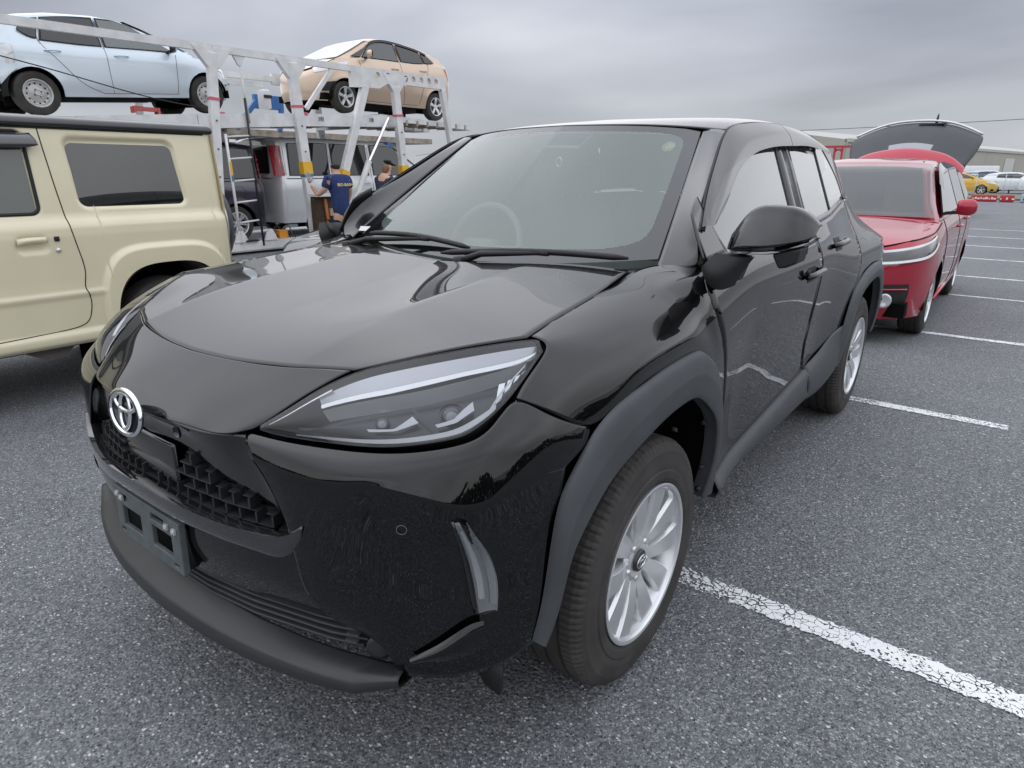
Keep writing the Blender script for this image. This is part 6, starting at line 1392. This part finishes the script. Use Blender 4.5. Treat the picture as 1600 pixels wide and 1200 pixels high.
T_ = [(.09, -.10, .07, .052), (.09, -.06, .28, .07), (.075, -.08, .46, .095), (0, -.10, .565, .14, .115), (-.075, -.08, .46, .095), (-.09, -.06, .28, .07), (-.09, -.10, .07, .052)]
skin('trousers', T_, [(i, i+1) for i in range(6)], JEAN, p2p, root=3)
skin('hair', [(.02, -.045, 1.18, .05, .04), (.02, -.03, 1.26, .066, .05), (.02, .005, 1.33, .075, .07)], [(0, 1), (1, 2)], BRHAIR, p2p)
cp_ = skin('cap', [(.02, .01, 1.345, .080, .078), (.02, .03, 1.385, .076, .072), (.02, .03, 1.41, .05)], [(0, 1), (1, 2)], CAPM, p2p)
obj('cap_brim', gpanel(net([[(-.05, .09, 1.345), (.02, .10, 1.352), (.09, .09, 1.345)], [(-.055, .15, 1.318), (.02, .175, 1.315), (.095, .15, 1.318)]], 6, 10), (.02, .1, 1)), CAPM, p2p)
obj('nose', tube([(.035, .098, 1.305), (.04, .118, 1.285), (.038, .105, 1.272)], [.008, .013, .01], 8), SKIN, p2p); obj('mouth', tube([(.01, .098, 1.248), (.04, .104, 1.245), (.065, .094, 1.248)], .005, 6), mat('lip_colour', (.38, .14, .12), rough=.5), p2p)
for sx in (1, -1): hand(p2p, (sx*.12, .35, .905), (-sx*.3, 1, -.1), (0, 0, 1), SKIN, .5); skin('shoe', [(sx*.09, -.14, .05, .045), (sx*.09, .0, .045, .042), (sx*.09, .07, .04, .036)], [(0, 1), (1, 2)], SHOE, p2p, 1)
for sx in (-1, 1): obj('eye', tube([(.03+sx*.026, .094, 1.318), (.03+sx*.026, .1, 1.318)], .007, 8), HAIR, p2p)
# ================================================================== second (blue) transporter behind
BLU = mat('carrier_blue', (.03, .13, .36), rough=.5, var=.15, vscale=4)
b2 = thing('blue_transporter', 'blue car transporter frame glimpsed behind the white transporter', 'transporter', (-14.2, 0, 0))
def part2(nm, g_, m=BLU): return obj(nm, g_, m, b2, smooth=False)
part2('upper_deck', box(0, 8.0, 2.12, 2.2, 13, .14), RUST); part2('lower_deck', box(0, 8.0, .45, 2.3, 13, .16), WHT); part2('deck_end_board', box(1.05, 9.1, 2.80, .10, .75, .30))
for y in (3.2, 6.2, 9.2, 12.4): part2('post', beam((1.1, y, .4), (1.1, y+.35, 2.04), .16, .12, (1, 0, 0))); part2('post', beam((-1.1, y, .4), (-1.1, y+.35, 2.04), .16, .12, (1, 0, 0)))
part2('brace', beam((1.1, 8.2, 2.2), (1.1, 8.75, 2.80), .10, .08, (1, 0, 0))); part2('brace', beam((1.1, 9.3, 2.18), (1.1, 9.4, 2.66), .10, .08, (1, 0, 0)))
for y in (4, 5.1, 11, 12.1): obj('road_wheel', tyre_mesh(.40, .25, .25, 40, False), RUBBER, b2, (1.15, y, .40))
WHP = paint('white_paint', (.72, .73, .74), metal=0, rough=.35)
def simple_car(nm, label, pm, L=4.3, W=1.72, wb=2.6, H=1.55, van=False, group=None, kind='five'):
    c = Car(nm, label, L, W, wb, .85, .31, zb=[(0, .74), (.2, .84), (.7, .95), (1.1, 1.0), (L-.6, 1.05), (L, 1.0)], zbot=[(0, .22), (L, .28)],
            zr=[(.85, .97), (1.3, 1.0+(H-1)*.40), (1.85, 1.0+(H-1)*.86), (2.1, H-.02), (2.6, H), (L-.9, H-.03), (L-.35, H-.12 if not van else H-.05), (L-.08, 1.08 if not van else H-.25)], cabin=(.85, 1.95, L-.75, L-.08), tumble=.34, pm=pm, kind=kind, rim=.20, group=group)
    c.build(); c.screens(rm=CARGD)
    t_ = H-.09
    c.window([[(1.95, t_-.05), (2.2, t_), (2.45, t_)], [(1.35, 1.06), (1.9, 1.06), (2.45, 1.07)]], CARG, name='front_window'); c.window([[(2.54, t_), (2.9, t_-.01), (3.25, t_-.05)], [(2.54, 1.07), (2.95, 1.08), (3.35, 1.10)]], CARGD, name='rear_window')
    c.seam([(2.5, t_), (2.5, 1.0), (2.5, .3)]); c.mirror(1.45, 1.10)
    front_patch(c, 'headlight', [[(.40, .80), (.65, .83), (.92, .88)], [(.42, .70), (.66, .72), (.90, .80)]], LAMPC); return c
w1 = simple_car('white_car', 'white car on the blue transporter, seen under the upper deck', WHP, H=1.5); w1.place(-14.1, 5.0, .55, 0)
w2 = simple_car('white_van', 'white van at the tail of the blue transporter', WHP, L=4.4, H=1.75, van=True); w2.place(-14.1, 9.6, .55, 0)
# ================================================================== far side of the lot
fw = thing('warehouse', 'long beige warehouse with shallow roof at the far edge of the lot', 'building', (0, 0, 0))
BEI = mat('warehouse_wall', (.36, .35, .305), rough=.85, var=.06, vscale=.3); BEI2 = mat('warehouse_roof_edge', (.42, .41, .36), rough=.8)
A_ = np.array((-14.0, 74.0)); Bp = np.array((14.0, 205.0)); dv = Bp-A_; dv /= np.linalg.norm(dv); nv_ = np.array((-dv[1], dv[0]))
def wall_quad(a, b, z0, z1): return ([(*a, z0), (*b, z0), (*b, z1), (*a, z1)], [(0, 1, 2, 3)])
seg = 9
for k_ in range(seg):
    a = A_+(Bp-A_)*k_/seg; b = A_+(Bp-A_)*(k_+1)/seg-dv*.06
    o = obj('wall_panel', wall_quad(a, b, 0, 4.15), BEI, fw, smooth=False); solid(o, .2, 0)
    d_ = obj('roof_edge', join(beam((*a, 4.32), (*b, 4.32), .5, .34)), BEI2, fw, smooth=False)
c1 = A_+nv_*40; c2 = Bp+nv_*40
obj('roof', ([(*A_, 4.4), (*Bp, 4.4), (*(Bp+nv_*20), 7.2), (*(A_+nv_*20), 7.2), (*c1, 4.4), (*c2, 4.4)], [(0, 1, 2, 3), (3, 2, 5, 4)]), mat('warehouse_roof', (.40, .40, .38), rough=.7), fw, smooth=False)
obj('end_wall', ([(*A_, 0), (*A_, 4.4), (*(A_+nv_*20), 7.2), (*c1, 4.4), (*c1, 0)], [(0, 1, 2, 3, 4)]), BEI, fw, smooth=False)
for k_ in range(4):
    a = A_+(Bp-A_)*(.2+.2*k_)-nv_*.15; obj('loading_door', wall_quad(a, a+dv*5, 0, 3.4), mat('roller_door', (.5, .5, .48), rough=.6), fw, smooth=False)
bt = thing('box_trailer', 'white box trailer parked in front of the warehouse', 'trailer', (0, 0, 0))
o = obj('cargo_box', box(-3.9, 70, 1.30, 5.6, 2.3, 1.15), mat('trailer_white', (.70, .71, .71), rough=.5), bt); bevel(o, .05, 2)
obj('chassis', box(-3.9, 70, .62, 5.4, 1.8, .16), DARK, bt, smooth=False)
for x in (-6, -5.2, -2.0): obj('wheel', tyre_mesh(.40, .25, .25, 30, False), RUBBER, bt, (x, 68.95, .40), (0, 0, R(-90)))
GRASS = mat('dry_grass', (.16, .15, .08), rough=.95, var=.4, vscale=6)
o = obj('verge', box(4, 43.5, .06, 60, 4, .12), GRASS, None, smooth=False); o['kind'] = 'structure'
# yard cars beyond the fence
def far_car(nm, label, pm, x, y, rz, z=0, **k):
    c = simple_car(nm, label, pm, group='cars parked beyond the far fence', **k); c.place(x, y, z, rz); return c
far_car('yellow_car', 'yellow car parked beyond the far fence', paint('yellow_paint', (.62, .38, .04), metal=0), -.30, 52.0, R(90), H=1.45)
far_car('white_suv', 'white car nearest the yellow car beyond the far fence', paint('pale_white_paint', (.66, .70, .72), metal=0), 2.6, 56.5, R(86), H=1.45)
far_car('white_suv', 'white car at the right edge beyond the far fence', paint('pale_white_paint', (.66, .70, .72)), 4.9, 55.0, R(80), H=1.45, L=4.5)
far_car('silver_car', 'silver van farthest back beyond the far fence', paint('far_silver', (.5, .52, .54)), .9, 66, R(88), .0, H=1.6, van=True)
bt2 = thing('steel_rack', 'blue steel rack standing above the parked cars beyond the fence', 'rack', (0, 0, 0))
for z in (1.15, 1.32): obj('rack_rail', beam((-5.5, 57, z), (4.5, 57, z-.05), .08, .07), mat('rack_blue', (.10, .16, .34), rough=.6), bt2, smooth=False)
for x in (-5.4, -2.6, 0.2, 3.0): obj('rack_post', beam((x, 57, 0), (x, 57, 1.4), .08, .08), MATS['rack_blue'], bt2, smooth=False)
# wire fence
fn = thing('wire_fence', 'thin steel mesh fence along the far side of the lot', 'fence', (0, 40.2, 0))
FEN_M = mat('galvanised', (.42, .44, .44), rough=.5, metal=.4)
for k_ in range(22): obj('post', tube([(-10+1.15*k_, 0, 0), (-10+1.15*k_, 0, 1.25)], .025, 6), FEN_M, fn)
for z in (.15, .7, 1.22): obj('wire', tube([(-10, 0, z), (14.2, 0, z)], .010, 5), FEN_M, fn)
# low red barriers
for i, (x, w_, lab) in enumerate(((-.30, 1.02, 'long low red barrier with white lettering in front of the far fence'), (.60, .56, 'short low red barrier with white marks beside the long one'))):
    rbx = thing('red_barrier', lab, 'barrier', (x, 39.0, 0))
    o = obj('body', box(0, 0, .16, w_, .22, .30), mat('barrier_red', (.36, .02, .03), rough=.5), rbx); bevel(o, .03, 2); obj('cap', box(0, 0, .33, w_, .14, .03), mat('barrier_cap', (.40, .26, .10), rough=.6), rbx, smooth=False)
    n_ = 9 if i == 0 else 3
    for q in range(n_): obj('white_mark', box(-w_*.42+w_*.84*q/(n_-1 if n_ > 1 else 1), -.113, .15+.02*(q % 2), .05+.03*(q % 3), .004, .07+.03*(q % 2)), mat('barrier_white', (.7, .6, .6), rough=.6), rbx, smooth=False)
bx = thing('water_tank', 'pale blue plastic tank at the right edge by the barriers', 'tank', (1.42, 39.0, 0)); o = obj('tank_body', box(0, 0, .20, .62, .5, .38), mat('pale_blue_plastic', (.28, .42, .48), rough=.5), bx); bevel(o, .06, 3); obj('tank_opening', box(-.1, -.252, .16, .2, .01, .10), DARK, bx, smooth=False); obj('tank_lid', box(.0, 0, .41, .30, .3, .05), MATS['pale_blue_plastic'], bx, smooth=False)
# red carrier frame behind the red wagon
rc_ = thing('red_carrier_frame', 'red steel carrier frame rising behind the red wagon', 'transporter', (-3.6, 24, 0)); RD = mat('frame_red', (.42, .03, .06), rough=.5)
def rp(nm, g_): return obj(nm, g_, RD, rc_, smooth=False)
rp('top_rail', beam((-3.2, 0, 2.10), (3.2, 0, 2.12), .08, .07)); rp('deck', box(0, 1.2, 1.2, 6.4, 2.2, .12)); rp('lower_deck', box(0, 1.2, .4, 6.4, 2.2, .14))
for x in (-3.0, -1.6, -.35, -.12, .25, .75, 1.9, 3.0): rp('post', beam((x, 0, .3), (x, 0, 2.10), .06, .06, (1, 0, 0)))
rp('arch_plate', tube([(-.235+.11*math.cos(a), 0, 1.88+.13*math.sin(a)) for a in np.linspace(0, math.pi, 14)], .02, 6)); rp('ornate_bar', beam((-.35, 0, 2.02), (-.12, 0, 2.02), .03, .05))
for x in (-2.4, 2.4): obj('road_wheel', tyre_mesh(.42, .26, .25, 30, False), RUBBER, rc_, (x, .1, .42), (0, 0, R(-90)))
# overhead cable
oc = obj('overhead_cable', tube([(-60, 60, 3.0)]+[(x, 60, 4.90+.030*x+.0006*x*x) for x in np.linspace(-40, 40, 30)], .02, 5), STRAP, None); tag(oc, 'thin overhead cable crossing the sky at the right', 'cable')
# unseen tree belts behind and right of the view, added to darken paint reflections
def tree_belt(nm, label, x0, y0, x1, y1, h, n):
    V = []; Fs = []; d = np.array((x1-x0, y1-y0), float); L = np.linalg.norm(d); d /= L; nn = np.array((-d[1], d[0]))
    for i in range(n):
        s_ = rng.random()*L; hh = h*(.55+.45*math.sin(s_*.33)*math.sin(s_*.13+1)+.25*rng.random()); z = hh*rng.random()**.7; o_ = rng.normal()*1.3
        c = np.array((x0+d[0]*s_+nn[0]*o_, y0+d[1]*s_+nn[1]*o_, z)); r_ = .35+.45*rng.random(); a, b = rng.normal(size=3), rng.normal(size=3); a /= np.linalg.norm(a); b -= a*(a@b); b /= np.linalg.norm(b)
        k = len(V); V += [c-a*r_-b*r_*.6, c+a*r_-b*r_*.5, c+a*r_*.8+b*r_*.6, c-a*r_*.9+b*r_*.5]; Fs.append((k, k+1, k+2, k+3))
    o = obj(nm, (V, Fs), mat('belt_foliage', (.035, .05, .022), rough=.9, var=.5, vscale=.7)); o['kind'] = 'stuff'; o['label'] = label; o['category'] = 'trees'
tree_belt('tree_belt', 'unseen belt of trees right of the lot, added for reflections', 38, -60, 38, 90, 5.0, 5000)
tree_belt('tree_belt', 'unseen belt of trees before the lot, added for reflections', -70, -55, 40, -60, 5.0, 4000)
